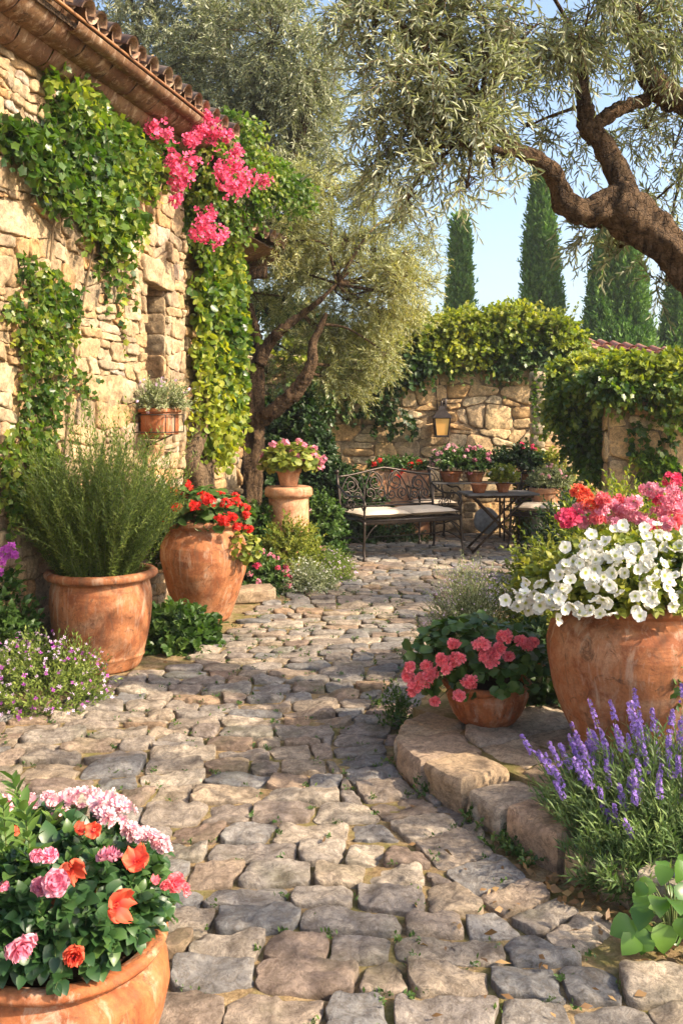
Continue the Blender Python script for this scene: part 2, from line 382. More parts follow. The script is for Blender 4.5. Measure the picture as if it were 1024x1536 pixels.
def m_bark(name, c0=(.022, .014, .009), c1=(.13, .085, .05)):
    m, t, out = nodes(name); vd = tex(t, 'DISTANCE_TO_EDGE', 34); nf = tex(t, 'noise', 60, 6, .75, 1.)
    tc = nd(t, 'ShaderNodeTexCoord'); mp = nd(t, 'ShaderNodeMapping'); mp.inputs['Scale'].default_value = (1, 1, .22); t.links.new(tc.outputs['Object'], mp.inputs[0])
    n = nd(t, 'ShaderNodeTexNoise'); n.inputs['Scale'].default_value = 26; n.inputs['Detail'].default_value = 8; n.inputs['Roughness'].default_value = .7; n.inputs['Distortion'].default_value = .6; t.links.new(mp.outputs[0], n.inputs['Vector'])
    n2 = tex(t, 'noise', 9, 5, .6)
    c = ramp(t, n.outputs['Fac'], [(.36, c0), (.52, c1), (.7, tuple(x*1.35 for x in c1))])
    c = mixc(t, .5, c, ramp(t, n2, [(.3, (.6,)*3), (.7, (1.3, 1.2, 1.1))]), 'MULTIPLY')
    c = mixc(t, .8, c, ramp(t, nf, [(.32, (.4,)*3), (.6, (1.35,)*3)]), 'MULTIPLY'); h = math_(t, 'ADD', n.outputs['Fac'], math_(t, 'MULTIPLY', nf, .6)); h = math_(t, 'ADD', h, math_(t, 'MINIMUM', math_(t, 'MULTIPLY', vd, 6), .5))
    princ(t, out, c, .9, .15, bump(t, h, 1., .03)); return m
def m_plain(name, col, rough=.6, spec=.4, metal=0., nscale=20, var=.3, bst=.15):
    m, t, out = nodes(name); n = tex(t, 'noise', nscale, 5, .65)
    c = mixc(t, 1., col, ramp(t, n, [(.3, (1-var,)*3), (.7, (1+var,)*3)]), 'MULTIPLY')
    princ(t, out, c, rough, spec, bump(t, n, bst, .005), metal); return m
M = {}
M['wall'] = m_stone('limestone_rubble', [(0, (.33, .235, .14)), (.2, (.43, .325, .20)), (.38, (.38, .235, .11)), (.5, (.41, .295, .165)), (.66, (.29, .225, .155)), (.78, (.45, .36, .235)), (.9, (.48, .27, .12)), (1, (.38, .33, .28))], .6)
M['farwall'] = m_stone('garden_wall_stone', [(0, (.56, .39, .21)), (.25, (.66, .50, .29)), (.45, (.52, .32, .14)), (.6, (.70, .56, .35)), (.8, (.50, .38, .24)), (1, (.62, .40, .19))], .5)
M['cobble'] = m_stone('cobble_stone', [(0, (.30, .25, .20)), (.12, (.20, .20, .20)), (.26, (.37, .30, .22)), (.38, (.25, .24, .23)), (.5, (.17, .172, .175)), (.6, (.33, .23, .15)), (.72, (.28, .265, .245)), (.84, (.22, .16, .125)), (.92, (.42, .37, .30)), (1, (.30, .24, .18))], .7, 1.4, .4, 1.)
M['step'] = m_stone('step_stone', [(0, (.30, .22, .15)), (.35, (.46, .35, .23)), (.7, (.36, .31, .25)), (1, (.42, .28, .18))], .55, 1.2, .3)
M['mortar'] = m_stone('lime_mortar', [(0, (.31, .23, .14)), (1, (.31, .23, .14))], .6, 2.)
M['terra'] = m_terra('terracotta', (.35, .135, .054), (.45, .26, .15), (.11, .055, .03), .9); M['terra2'] = m_terra('terracotta_orange', (.35, .115, .04), (.42, .2, .10), (.10, .045, .025), .9)
M['terra3'] = m_terra('terracotta_pale', (.50, .25, .13), (.6, .4, .25), (.25, .12, .07), .4)
M['tile'] = m_terra('roof_tile', (.30, .19, .12), (.42, .31, .2), (.07, .05, .04), 1.)
M['tile_red'] = m_terra('red_roof_tile', (.33, .13, .075), (.45, .25, .16), (.1, .05, .04), .8)
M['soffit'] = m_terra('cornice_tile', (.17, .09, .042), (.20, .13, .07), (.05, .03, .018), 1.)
M['bark'] = m_bark('olive_bark'); M['bark_g'] = m_bark('vine_bark', (.03, .022, .015), (.18, .125, .075))
M['iron'] = m_plain('wrought_iron', (.045, .034, .027), .38, .5, .6, 40, .5, .3)
M['cushion'] = m_plain('cushion_fabric', (.60, .49, .37), .9, .1, 0, 60, .12, .3)
M['wood'] = m_bark('dark_wood', (.03, .02, .014), (.12, .08, .05))
M['slate'] = m_plain('table_top', (.12, .11, .10), .5, .4, 0, 14, .4, .2)
M['soil'] = m_plain('potting_soil', (.035, .022, .014), .95, .1, 0, 40, .5, 1.)
M['grey_stone'] = m_plain('grey_stone', (.33, .32, .30), .85, .2, 0, 14, .4, .5)
M['stem'] = m_plain('green_stem', (.10, .13, .04), .6, .3); M['twig'] = m_plain('twig', (.13, .09, .05), .85, .2)
M['straw'] = m_plain('dry_straw', (.4, .28, .13), .8, .2)
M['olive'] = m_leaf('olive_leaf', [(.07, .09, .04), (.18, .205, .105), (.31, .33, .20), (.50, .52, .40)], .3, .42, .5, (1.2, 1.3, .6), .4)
M['olive_sun'] = m_leaf('olive_leaf_sunny', [(.10, .125, .05), (.21, .24, .105), (.34, .365, .18), (.48, .48, .28)], .4, .45, .45, (1.5, 1.35, .4), .4)  # yellower copy of the olive leaf, sunlit tone put into its colour
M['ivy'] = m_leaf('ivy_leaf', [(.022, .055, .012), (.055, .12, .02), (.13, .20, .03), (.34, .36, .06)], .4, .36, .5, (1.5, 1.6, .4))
M['vine_y'] = m_leaf('sunny_vine_leaf', [(.07, .13, .015), (.17, .24, .03), (.31, .36, .05), (.44, .46, .09)], .45, .45, .4, (1.5, 1.35, .35))  # yellow green leaf, also gives climbers their painted sunlit parts
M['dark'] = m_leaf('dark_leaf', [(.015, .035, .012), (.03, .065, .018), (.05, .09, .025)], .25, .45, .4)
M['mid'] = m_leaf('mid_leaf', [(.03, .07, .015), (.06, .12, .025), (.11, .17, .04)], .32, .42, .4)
M['rosem'] = m_leaf('rosemary_needle', [(.07, .115, .025), (.16, .22, .045), (.31, .36, .09)], .35, .5, .35)
M['silver'] = m_leaf('silver_leaf', [(.16, .19, .10), (.30, .33, .19), (.46, .47, .30)], .25, .6, .2)
M['yg'] = m_leaf('yellow_green_leaf', [(.11, .16, .025), (.22, .26, .04), (.36, .35, .07)], .4, .5, .35, (1.3, 1.3, .4))
M['cyp'] = m_leaf('cypress_leaf', [(.045, .11, .025), (.095, .19, .04), (.17, .28, .06)], .2, .6, .2)
M['far'] = m_leaf('far_leaf', [(.08, .12, .06), (.13, .17, .09), (.2, .22, .13)], .2, .7, .1)
M['red'] = m_petal('red_petal', (.45, .01, .008), (.68, .02, .015), trans=.2)
M['pink'] = m_petal('pink_petal', (.75, .25, .35), (.80, .20, .32), tip=(.85, .42, .5))
M['lpink'] = m_petal('pale_pink_petal', (.72, .12, .28), (.84, .38, .45), tip=(.88, .62, .62))
M['coral'] = m_petal('coral_petal', (.22, .005, .01), (.70, .045, .025), tip=(.90, .20, .10))
M['cpink'] = m_petal('coral_pink_petal', (.75, .06, .10), (.88, .14, .18), tip=(.92, .27, .29))
M['mag'] = m_petal('magenta_petal', (.6, .03, .12), (.72, .045, .15), tip=(.8, .1, .2))
M['boug'] = m_petal('bougainvillea_bract', (.8, .3, .3), (.76, .05, .17), tip=(.82, .14, .27), trans=.35)
M['white'] = m_petal('white_petal', (.45, .5, .08), (.80, .79, .68), tip=(.86, .85, .79), trans=.3)
M['purple'] = m_petal('purple_petal', (.2, .1, .45), (.30, .18, .58), tip=(.42, .28, .7))
M['lilac'] = m_petal('lilac_petal', (.5, .3, .5), (.60, .42, .62), tip=(.75, .6, .75))
M['violet'] = m_petal('violet_petal', (.3, .03, .3), (.42, .06, .45), tip=(.5, .12, .5))
# ---------------------------------------------------------------- voronoi stones (used for paving and rubble walls)
def clip(poly, n, d):
    out = []; L = len(poly)
    for i in range(L):
        a = poly[i]; b = poly[(i+1) % L]; da = a[0]*n[0]+a[1]*n[1]-d; db = b[0]*n[0]+b[1]*n[1]-d
        if da <= 0: out.append(a)
        if (da < 0 < db) or (db < 0 < da):
            t = da/(da-db); out.append((a[0]+(b[0]-a[0])*t, a[1]+(b[1]-a[1])*t))
    return out
def cells(seeds, keep, rects=(), bound=None, rad=.6, asp=1.):
    S = np.asarray(seeds, float); out = []
    for i in np.nonzero(keep)[0]:
        p = S[i]; q = [(p[0]-rad, p[1]-rad), (p[0]+rad, p[1]-rad), (p[0]+rad, p[1]+rad), (p[0]-rad, p[1]+rad)]
        dd = (S-p)*[1, asp]; d2 = (dd**2).sum(1); nb = np.argsort(d2)[1:26]
        for j in nb:
            s = S[j]; n = ((s[0]-p[0]), (s[1]-p[1])*asp*asp); m = ((s[0]+p[0])/2, (s[1]+p[1])/2)
            q = clip(q, n, n[0]*m[0]+n[1]*m[1])
            if len(q) < 3: break
        if bound is not None and len(q) > 2:
            for n, d in (((-1, 0), -bound[0]), ((0, -1), -bound[1]), ((1, 0), bound[2]), ((0, 1), bound[3])):
                q = clip(q, n, d)
                if len(q) < 3: break
        for (x0, y0, x1, y1) in rects:
            if len(q) < 3: break
            xs = [a[0] for a in q]; ys = [a[1] for a in q]
            if max(xs) <= x0 or min(xs) >= x1 or max(ys) <= y0 or min(ys) >= y1: continue
            opt = [(x0-p[0], (1, 0), x0), (p[0]-x1, (-1, 0), -x1), (y0-p[1], (0, 1), y0), (p[1]-y1, (0, -1), -y1)]
            o = max(opt); 
            if o[0] < -.08: q = []; break
            q = clip(q, o[1], o[2])
        if len(q) >= 3: out.append(np.array(q))
    return out
def stones(acc, polys, O, U, Vv, Nn, h=.03, gap=.012, K=28, rings=(0, .3, .55, .75, .88, .96, 1.), rough=.006, dome=.35, depth=.05, hvar=.35, tilt=.05, round_=2, sd=0):
    O, U, Vv, Nn = (np.asarray(x, float) for x in (O, U, Vv, Nn))
    th = np.arange(K)*2*math.pi/K; ct, stt = np.cos(th), np.sin(th)
    C0 = []; RR = []
    for q in polys:
        x, y = q[:, 0], q[:, 1]; x2, y2 = np.roll(x, -1), np.roll(y, -1); cr = x*y2-x2*y; A = cr.sum()/2
        if abs(A) < 1e-4: continue
        c = np.array([((x+x2)*cr).sum()/(6*A), ((y+y2)*cr).sum()/(6*A)])
        ex, ey = x2-x, y2-y; L = np.hypot(ex, ey)+1e-9; nx, ny = ey/L, -ex/L
        if A < 0: nx, ny = -nx, -ny
        dd = nx*(x-c[0])+ny*(y-c[1])-gap
        if dd.min() < .006: 
            ok = dd > .004; 
            if ok.sum() < 3: continue
            dd = np.maximum(dd, .006)
        den = nx[:, None]*ct[None]+ny[:, None]*stt[None]
        r = np.where(den > 1e-4, dd[:, None]/np.maximum(den, 1e-4), 9).min(0)
        if r.max() > 1.2: continue
        r0 = r
        for _ in range(round_): r = np.minimum(r, .25*np.roll(r, 1)+.5*r+.25*np.roll(r, -1)*1.0+.0)
        C0.append(c); RR.append(r)
    C0 = np.array(C0); RR = np.array(RR); N = len(C0)
    RR = RR*(1+.035*noise(np.stack([C0[:, 0, None]*9+ct*1.4, C0[:, 1, None]*9+stt*1.4, np.zeros((N, K))], -1), 1., 5+sd))
    rho = np.array(list(rings)+[1.0, 1.015]); nr = len(rho)
    base = h*(1+hvar*(rg.random(N)*2-1)); tl = rg.normal(size=(N, 2))*tilt
    uu = C0[:, None, None, 0]+rho[None, :, None]*RR[:, None, :]*ct; vv = C0[:, None, None, 1]+rho[None, :, None]*RR[:, None, :]*stt
    prof = 1-dome*np.clip(rho, 0, 1)**7; prof[-2] = .25; prof[-1] = 0
    hh = base[:, None, None]*prof[None, :, None]*np.ones((1, 1, K))
    du = uu-C0[:, None, None, 0]; dv = vv-C0[:, None, None, 1]
    P3 = np.stack([uu, vv, rg.random(N)[:, None, None]*50+0*uu], -1)
    nz = noise(P3, 9., 11+sd)*rough*1.5+noise(P3, 24., 12+sd)*rough*.8+noise(P3, 60., 13+sd)*rough*.35+np.abs(noise(P3, 15., 17+sd))*-rough
    wt = np.ones(nr); wt[-1] = 0; wt[-2] = .6
    hh = hh+(nz+(du*tl[:, 0, None, None]+dv*tl[:, 1, None, None]))*wt[None, :, None]
    hh[:, -1] = -depth
    jit = noise(P3, 30., 21+sd)*rough*.7; uu = uu+jit*(rho > .5)[None, :, None]; vv = vv+noise(P3, 30., 22+sd)*rough*.7*(rho > .5)[None, :, None]
    V = O+uu[..., None]*U+vv[..., None]*Vv+hh[..., None]*Nn
    i = np.arange(N)[:, None, None]*nr*K; k = np.arange(1, nr-1)[None, :, None]*K; s = np.arange(K)[None, None]; s2 = (s+1) % K
    F4 = np.stack(np.broadcast_arrays(i+k+s, i+k+K+s, i+k+K+s2, i+k+s2), -1).reshape(-1, 4)
    i = np.arange(N)[:, None]*nr*K; s = np.arange(K)[None]; F3 = np.stack(np.broadcast_arrays(i, i+K+s, i+K+(s+1) % K), -1).reshape(-1, 3)
    if np.dot(np.cross(U, Vv), Nn) < 0: F4 = F4[:, ::-1]; F3 = F3[:, ::-1]
    A = np.zeros((N, nr*K, 3)); A[..., 0] = rg.random(N)[:, None]; A[..., 2] = rg.random(N)[:, None]
    # the winding of rings runs outwards: (k,s),(k+1,s),(k+1,s+1),(k,s+1)
    acc.add(V.reshape(-1, 3), [F4, F3], A.reshape(-1, 3)); return acc
def brick_seeds(x0, x1, y0, y1, w, h, jx=.25, jy=.18, wv=.35, split=0.):
    S = []; y = y0-h; row = 0
    while y < y1+h:
        hh = h*rg.uniform(.8, 1.25); x = x0-w*rg.uniform(.5, 1.5)
        while x < x1+w:
            ww = w*rg.uniform(1-wv, 1+wv*1.3); yy = y+hh/2+rg.uniform(-1, 1)*jy*hh+.25*hh*math.sin(x*1.7+row)*.3
            xx = x+ww/2+rg.uniform(-1, 1)*jx*w*.5
            if rg.random() < split: S += [(xx, yy-hh*.27), (xx+rg.uniform(-.1, .1)*w, yy+hh*.27)]
            else: S.append((xx, yy))
            x += ww
        y += hh; row += 1
    return np.array(S)
def courses(x0, x1, y0, y1, w, h, hv=.2, wv=.4, amp=.25, slant=.12, split=0., warp=None, sd=1):
    polys = []; ln = [y0]; 
    while ln[-1] < y1: ln.append(ln[-1]+h*rg.uniform(1-hv, 1+hv))
    f = lambda k, x: ln[k]+amp*h*float(noise(np.array([x*1.6/w*.35, k*7.3, sd]), 1., 3))+amp*.5*h*float(noise(np.array([x/w*.9, k*3.1, sd+5]), 1., 4))
    for k in range(len(ln)-1):
        x = x0-w*rg.random(); pb = x; pt = x
        while x < x1:
            x += w*rg.uniform(1-wv, 1+wv*1.25); b = x+rg.normal()*slant*w*.5; tp = x+rg.normal()*slant*w*.5
            e = lambda: rg.normal()*h*.03
            q = [(pb, f(k, pb)+e()), (b, f(k, b)+e()), (tp, f(k+1, tp)+e()), (pt, f(k+1, pt)+e())]; pb, pt = b, tp
            if rg.random() < split:
                m = rg.uniform(.4, .6); l = (q[0][0]*(1-m)+q[3][0]*m, q[0][1]*(1-m)+q[3][1]*m); r = (q[1][0]*(1-m)+q[2][0]*m, q[1][1]*(1-m)+q[2][1]*m+rg.normal()*h*.06)
                polys += [[q[0], q[1], r, l], [l, r, q[2], q[3]]]
            else: polys.append(q)
    if warp: polys = [[warp(p) for p in q] for q in polys]
    return [np.array(q) for q in polys]
def fit(polys, rects=(), bound=None):
    out = []
    for q in polys:
        q = [tuple(a) for a in q]; c = np.mean(q, 0)
        if bound is not None:
            for n, d in (((-1, 0), -bound[0]), ((0, -1), -bound[1]), ((1, 0), bound[2]), ((0, 1), bound[3])):
                if len(q) > 2: q = clip(q, n, d)
        for (a, b, e, g_) in rects:
            if len(q) < 3: break
            xs = [p[0] for p in q]; ys = [p[1] for p in q]
            if max(xs) <= a or min(xs) >= e or max(ys) <= b or min(ys) >= g_: continue
            o = max([(a-c[0], (1, 0), a), (c[0]-e, (-1, 0), -e), (b-c[1], (0, 1), b), (c[1]-g_, (0, -1), -g_)])
            q = clip(q, o[1], o[2])
        if len(q) > 2 and np.ptp([p[0] for p in q]) > .03 and np.ptp([p[1] for p in q]) > .03: out.append(np.array(q))
    return out
def inpoly(P, poly):
    P = np.asarray(P); x, y = P[:, 0], P[:, 1]; c = np.zeros(len(P), bool); n = len(poly)
    for i in range(n):
        a, b = poly[i], poly[i-1]
        c ^= ((a[1] > y) != (b[1] > y)) & (x < (b[0]-a[0])*(y-a[1])/(b[1]-a[1]+1e-12)+a[0])
    return c
# ---------------------------------------------------------------- ground and paving
def m_ground():
    m, t, out = nodes('garden_soil')
    n1 = tex(t, 'noise', 1.3, 5, .6, 0, 'Pos'); n2 = tex(t, 'noise', 22, 6, .75, 0, 'Pos'); n3 = tex(t, 'noise', 130, 4, .7, 0, 'Pos'); n4 = tex(t, 'noise', 6, 5, .6, 0, 'Pos')
    c = ramp(t, n2, [(.3, (.13, .085, .045)), (.5, (.27, .19, .10)), (.68, (.40, .30, .17))])
    c = mixc(t, .7, c, ramp(t, n3, [(.3, (.55,)*3), (.7, (1.4,)*3)]), 'MULTIPLY')
    c = mixc(t, ramp(t, n4, [(.46, (0,)*3), (.60, (.6,)*3)]), c, (.11, .125, .025))
    c = mixc(t, ramp(t, n1, [(.5, (0,)*3), (.7, (.5,)*3)]), c, (.15, .11, .06))
    princ(t, out, c, .95, .1, bump(t, math_(t, 'ADD', n2, math_(t, 'MULTIPLY', n3, .4)), .8, .015)); return m
M['ground'] = m_ground()
def sheet(name, mat, X, Y, zf, kind='structure'):
    gx, gy = np.meshgrid(X, Y, indexing='ij'); V = np.stack([gx, gy, zf(gx, gy)], -1); nx, ny = gx.shape
    i = np.arange(nx-1)[:, None]*ny; j = np.arange(ny-1)[None]; F = np.stack(np.broadcast_arrays(i+j, i+ny+j, i+ny+j+1, i+j+1), -1).reshape(-1, 4)
    o = Acc().add(V.reshape(-1, 3), F).build(name, mat); return meta(o, kind=kind)
xs = np.unique(np.concatenate([np.linspace(-250, -6, 18), np.linspace(-6, 6, 200), np.linspace(6, 250, 18)]))
ys = np.unique(np.concatenate([np.linspace(-40, 0, 8), np.linspace(0, 13, 220), np.linspace(13, 400, 24)]))
sheet('ground', M['ground'], xs, ys, lambda x, y: .006*noise(np.stack([x, y, 0*x], -1), 5, 1)+.004*noise(np.stack([x, y, 0*x], -1), 20, 2)-.008)
bed_px = [(-500, 1150), (-160, 1085), (0, 1068), (140, 1027), (215, 1008), (300, 978), (345, 940), (395, 908), (440, 888), (530, 864), (520, 838), (500, 822)]
right_px = [(1000, 815), (790, 860), (770, 900), (690, 960), (640, 1010), (604, 1050), (592, 1085), (612, 1170), (660, 1195), (705, 1235), (750, 1272), (800, 1330), (880, 1400), (960, 1440), (1060, 1462), (1500, 1490)]
left = [gnd(*p)[:2] for p in bed_px]; right = [gnd(*p)[:2] for p in right_px]
path_poly = [(-3.5, 1.2)]+[tuple(p) for p in left]+[(-.2, 12.0), (4.2, 12.0)]+[tuple(p) for p in right]+[(3., 1.2)]
pw = lambda p: (p[0]+.04*math.sin(p[1]*2.1), p[1]+.09*math.sin(p[0]*1.15+.5)+.03*math.sin(p[0]*3.1+p[1])-.05*p[0]*max(0, 1-(p[1]-2)/4))
qs = courses(-3.6, 4.4, 1.1, 12.3, .205, .152, .2, .36, .22, .13, .03, pw, 2)
kc = catmull([gnd(*p)[:2].tolist()+[0] for p in [(640, 975), (600, 1010), (556, 1060), (500, 1110), (520, 1170), (575, 1235), (650, 1300), (760, 1385), (900, 1455)]], 8)[:, :2]
tgk = nrm(np.gradient(kc, axis=0)); nk = np.stack([-tgk[:, 1], tgk[:, 0]], 1); nk = np.where(nk[:, :1] < 0, nk, -nk)     # points to the left
KW = .235
cn, cf = [], []
for q in qs:
    c = q.mean(0)
    j = np.argmin(np.hypot(*(kc-c).T)); s_ = np.dot(c-kc[j], nk[j]); inr = 0 < j < len(kc)-1
    if inr and np.hypot(*(kc[j]-c)) < .6:
        if -KW*.5 < s_: n_ = (-nk[j][0], -nk[j][1]); qq = clip([tuple(x) for x in q], n_, float(np.dot(n_, kc[j])))
        else: n_ = tuple(nk[j]); qq = clip([tuple(x) for x in q], n_, float(np.dot(n_, kc[j]-nk[j]*KW)))
        if len(qq) < 3 or np.ptp([x[0] for x in qq]) < .06 or np.ptp([x[1] for x in qq]) < .06: continue
        q = np.array(qq); c = q.mean(0)
    if not inpoly(np.array([c]), path_poly)[0]: continue
    (cn if c[1] < 5.4 else cf).append(q)
seg = np.r_[0, np.cumsum(np.hypot(*np.diff(kc, axis=0).T))]; ks = [0.]
while ks[-1] < seg[-1]-.1: ks.append(ks[-1]+rg.uniform(.13, .21))
ip = lambda s_, o: np.array([np.interp(s_, seg, kc[:, 0]-nk[:, 0]*o), np.interp(s_, seg, kc[:, 1]-nk[:, 1]*o)])
for a_, b_ in zip(ks[:-1], ks[1:]):
    q = np.array([ip(a_, .0), ip(b_, .0), ip(b_, KW), ip(a_, KW)]); cn.append(q)
pv = Acc()
stones(pv, cn, (0, 0, 0), (1, 0, 0), (0, 1, 0), (0, 0, 1), h=.017, gap=.0068, round_=3, K=60, rings=(0, .2, .4, .58, .72, .84, .92, .97, 1.), rough=.0095, dome=.36, hvar=.45, tilt=.06)
stones(pv, cf, (0, 0, 0), (1, 0, 0), (0, 1, 0), (0, 0, 1), h=.013, gap=.0062, round_=2, K=28, rings=(0, .4, .7, .88, 1.), rough=.006, dome=.4, hvar=.45, tilt=.045)
S = np.array([q.mean(0) for q in cn+cf])
meta(pv.build('cobbled_paving', M['cobble']), kind='structure')
# grit, moss and fallen leaves between the stones
la = Acc(); n = 4200
P = np.stack([rg.uniform(-3, 2.6, n), rg.uniform(1.6, 8, n), np.full(n, .012)], 1); P = P[inpoly(P[:, :2], path_poly)]
sd_ = np.array([np.sort(np.hypot(*(S-p[:2]).T))[:2] for p in P]); P = P[(sd_[:, 1]-sd_[:, 0]) < .03]; 
inst(la, flo_lo, P, rdir(len(P))*[1, 1, .2], rdir(len(P), 1.2), rg.uniform(.012, .03, len(P)))
P2 = P[rg.random(len(P)) < .8]+rg.normal(size=(int(0)+len(P[rg.random(len(P)) < 2]), 3))[:1]*0 if False else P
for k in range(6):
    q = P+rg.normal(size=P.shape)*[.012, .012, .003]
    inst(la, lance_lo, q, rdir(len(q), 1.), rdir(len(q)), rg.uniform(.008, .02, len(q)), .5)
meta(la.build('joint_moss', M['mid']), 'tiny green moss and weeds growing in joints of the cobbled paving', 'moss', kind='stuff')
fl = Acc(); n = 2600
P = np.vstack([np.stack([rg.uniform(.2, 2.3, n), rg.uniform(2.2, 3.6, n), np.full(n, .012)], 1), np.stack([rg.uniform(-3, 1, 300), rg.uniform(1.8, 8, 300), np.full(300, .03)], 1)])
outp = ~inpoly(P[:, :2], path_poly); P = P[outp | (rg.random(len(P)) < .10)]; P[:, 2] = rg.uniform(.004, .03, len(P))
inst(fl, lance_lo, P, rdir(len(P))*[1, 1, .25], rdir(len(P), 1.), rg.uniform(.02, .05, len(P)), rg.uniform(.25, .7, len(P)))
M['litter'] = m_leaf('dry_leaf', [(.08, .045, .02), (.2, .11, .045), (.36, .23, .1)], .1)
meta(fl.build('fallen_leaves', M['litter']), 'dry brown fallen leaves on bare soil beside the lavender', 'leaf litter', kind='stuff')

# ---------------------------------------------------------------- the stone house on the left
WD = nrm(np.array([.26, 1, 0])); WN = np.array([WD[1], -WD[0], 0]); UP = np.array([0, 0, 1.])
W0 = np.array([-1.32, 7.8, 0])            # base of the near wall's far corner
def wl(u, z, d=0.): return W0+WD*u+WN*d+UP*z   # u: metres along the wall (negative towards the camera)
def on_wall(px, py, d=0.):
    k = (px-512)/1400; O = W0+WN*d         # ray x=kY meets the wall plane
    u = (k*O[1]-O[0])/(WD[0]-k*WD[1]); P = O+WD*u
    return np.array([P[0], P[1], 1.5-(py-625)/1400*P[1]])
house = thing('stone_house', 'old stone house with barrel-tiled eaves and deep narrow window on the left', 'house', wl(-2, 0))
HZ = 3.86
win = (-.70, 1.32, -.35, 2.52); vent = (-.79, 3.16, -.60, 3.42)
def slab(acc, us, zs, holes, d0, depth, base=wl):
    us = sorted(set(us+[h[0] for h in holes]+[h[2] for h in holes])); zs = sorted(set(zs+[h[1] for h in holes]+[h[3] for h in holes]))
    def q(a, b, c, d): acc.add(np.array([a, b, c, d]), np.array([[0, 1, 2, 3]]), np.full((4, 3), .5))
    for i in range(len(us)-1):
        for j in range(len(zs)-1):
            m = ((us[i]+us[i+1])/2, (zs[j]+zs[j+1])/2)
            if any(h[0] < m[0] < h[2] and h[1] < m[1] < h[3] for h in holes): continue
            q(base(us[i], zs[j], d0), base(us[i+1], zs[j], d0), base(us[i+1], zs[j+1], d0), base(us[i], zs[j+1], d0))
    for (a, b, c, d) in holes:
        e = d0-depth
        q(base(a, b, d0), base(a, b, e), base(a, d, e), base(a, d, d0)); q(base(c, b, d0), base(c, d, d0), base(c, d, e), base(c, b, e))
        q(base(a, d, d0), base(a, d, e), base(c, d, e), base(c, d, d0)); q(base(a, b, d0), base(c, b, d0), base(c, b, e), base(a, b, e))
        q(base(a, b, e), base(c, b, e), base(c, d, e), base(a, d, e))
    a, c, b, d = us[0], us[-1], zs[0], zs[-1]; e = -3.
    q(base(c, b, d0), base(c, b, e), base(c, d, e), base(c, d, d0)); q(base(a, b, d0), base(a, d, d0), base(a, d, e), base(a, b, e))
    q(base(a, d, d0), base(c, d, d0), base(c, d, e), base(a, d, e)); q(base(a, b, e), base(a, d, e), base(c, d, e), base(c, b, e))
wa = Acc(); slab(wa, [-5.5, 0], [-.05, HZ], [win, vent], -.005, .42)
wall_o = wa.build('wall', M['mortar'], house, smooth=False)
ws = Acc()
cs = fit(courses(-3.9, .25, 0, HZ, .18, .135, .3, .5, .5, .35, .35, None, 3), [win, vent], (-3.9, 0, 0, HZ))
stones(ws, cs, W0, WD, UP, WN, h=.020, gap=.003, round_=1, K=40, rings=(0, .25, .48, .68, .84, .94, 1.), rough=.010, dome=.3, hvar=.7, tilt=.07, depth=.03, sd=3)
# jamb stones inside the window (far side) and corner return
zj = 1.32; e_ = wl(win[2], 0, 0)
polys = []
while zj < 2.52-.05:
    hh = rg.uniform(.12, .19); hh = min(hh, 2.52-zj); cut = rg.uniform(.16, .3)
    polys += [np.array([(0, zj), (cut, zj), (cut, zj+hh), (0, zj+hh)]), np.array([(cut, zj), (.42, zj), (.42, zj+hh), (cut, zj+hh)])]; zj += hh
stones(ws, polys, e_, -WN, UP, -WD, h=.02, gap=.004, K=36, rough=.006, dome=.4, depth=.02, tilt=.05, sd=6)
stones(ws, [np.array([(win[0]-.06, 2.53), (win[2]+.08, 2.50), (win[2]+.1, 2.72), (win[0]-.1, 2.74)])], W0, WD, UP, WN, h=.04, gap=.004, K=64, round_=0, rough=.01, dome=.25, sd=8)
ws.build('rubble_stone', M['wall'], wall_o)
# far, lower wing, set back a little
B0 = W0-WN*.14
def wb(u, z, d=0.): return B0+WD*u+WN*d+UP*z
lw = Acc(); slab(lw, [.0, 1.72], [-.05, 3.22], [], -.005, .3, wb); lowo = lw.build('lower_wall', M['mortar'], house, smooth=False)
ls = Acc()
stones(ls, fit(courses(0, 2, 0, 3.3, .2, .15, .3, .5, .5, .4, .35, None, 5), (), (0, 0, 1.72, 3.2)), B0, WD, UP, WN, h=.03, gap=.005, K=24, rings=(0, .4, .7, .88, 1.), rough=.008, dome=.5, hvar=.6, tilt=.1, depth=.03, sd=9)
ls.build('rubble_stone', M['wall'], lowo)
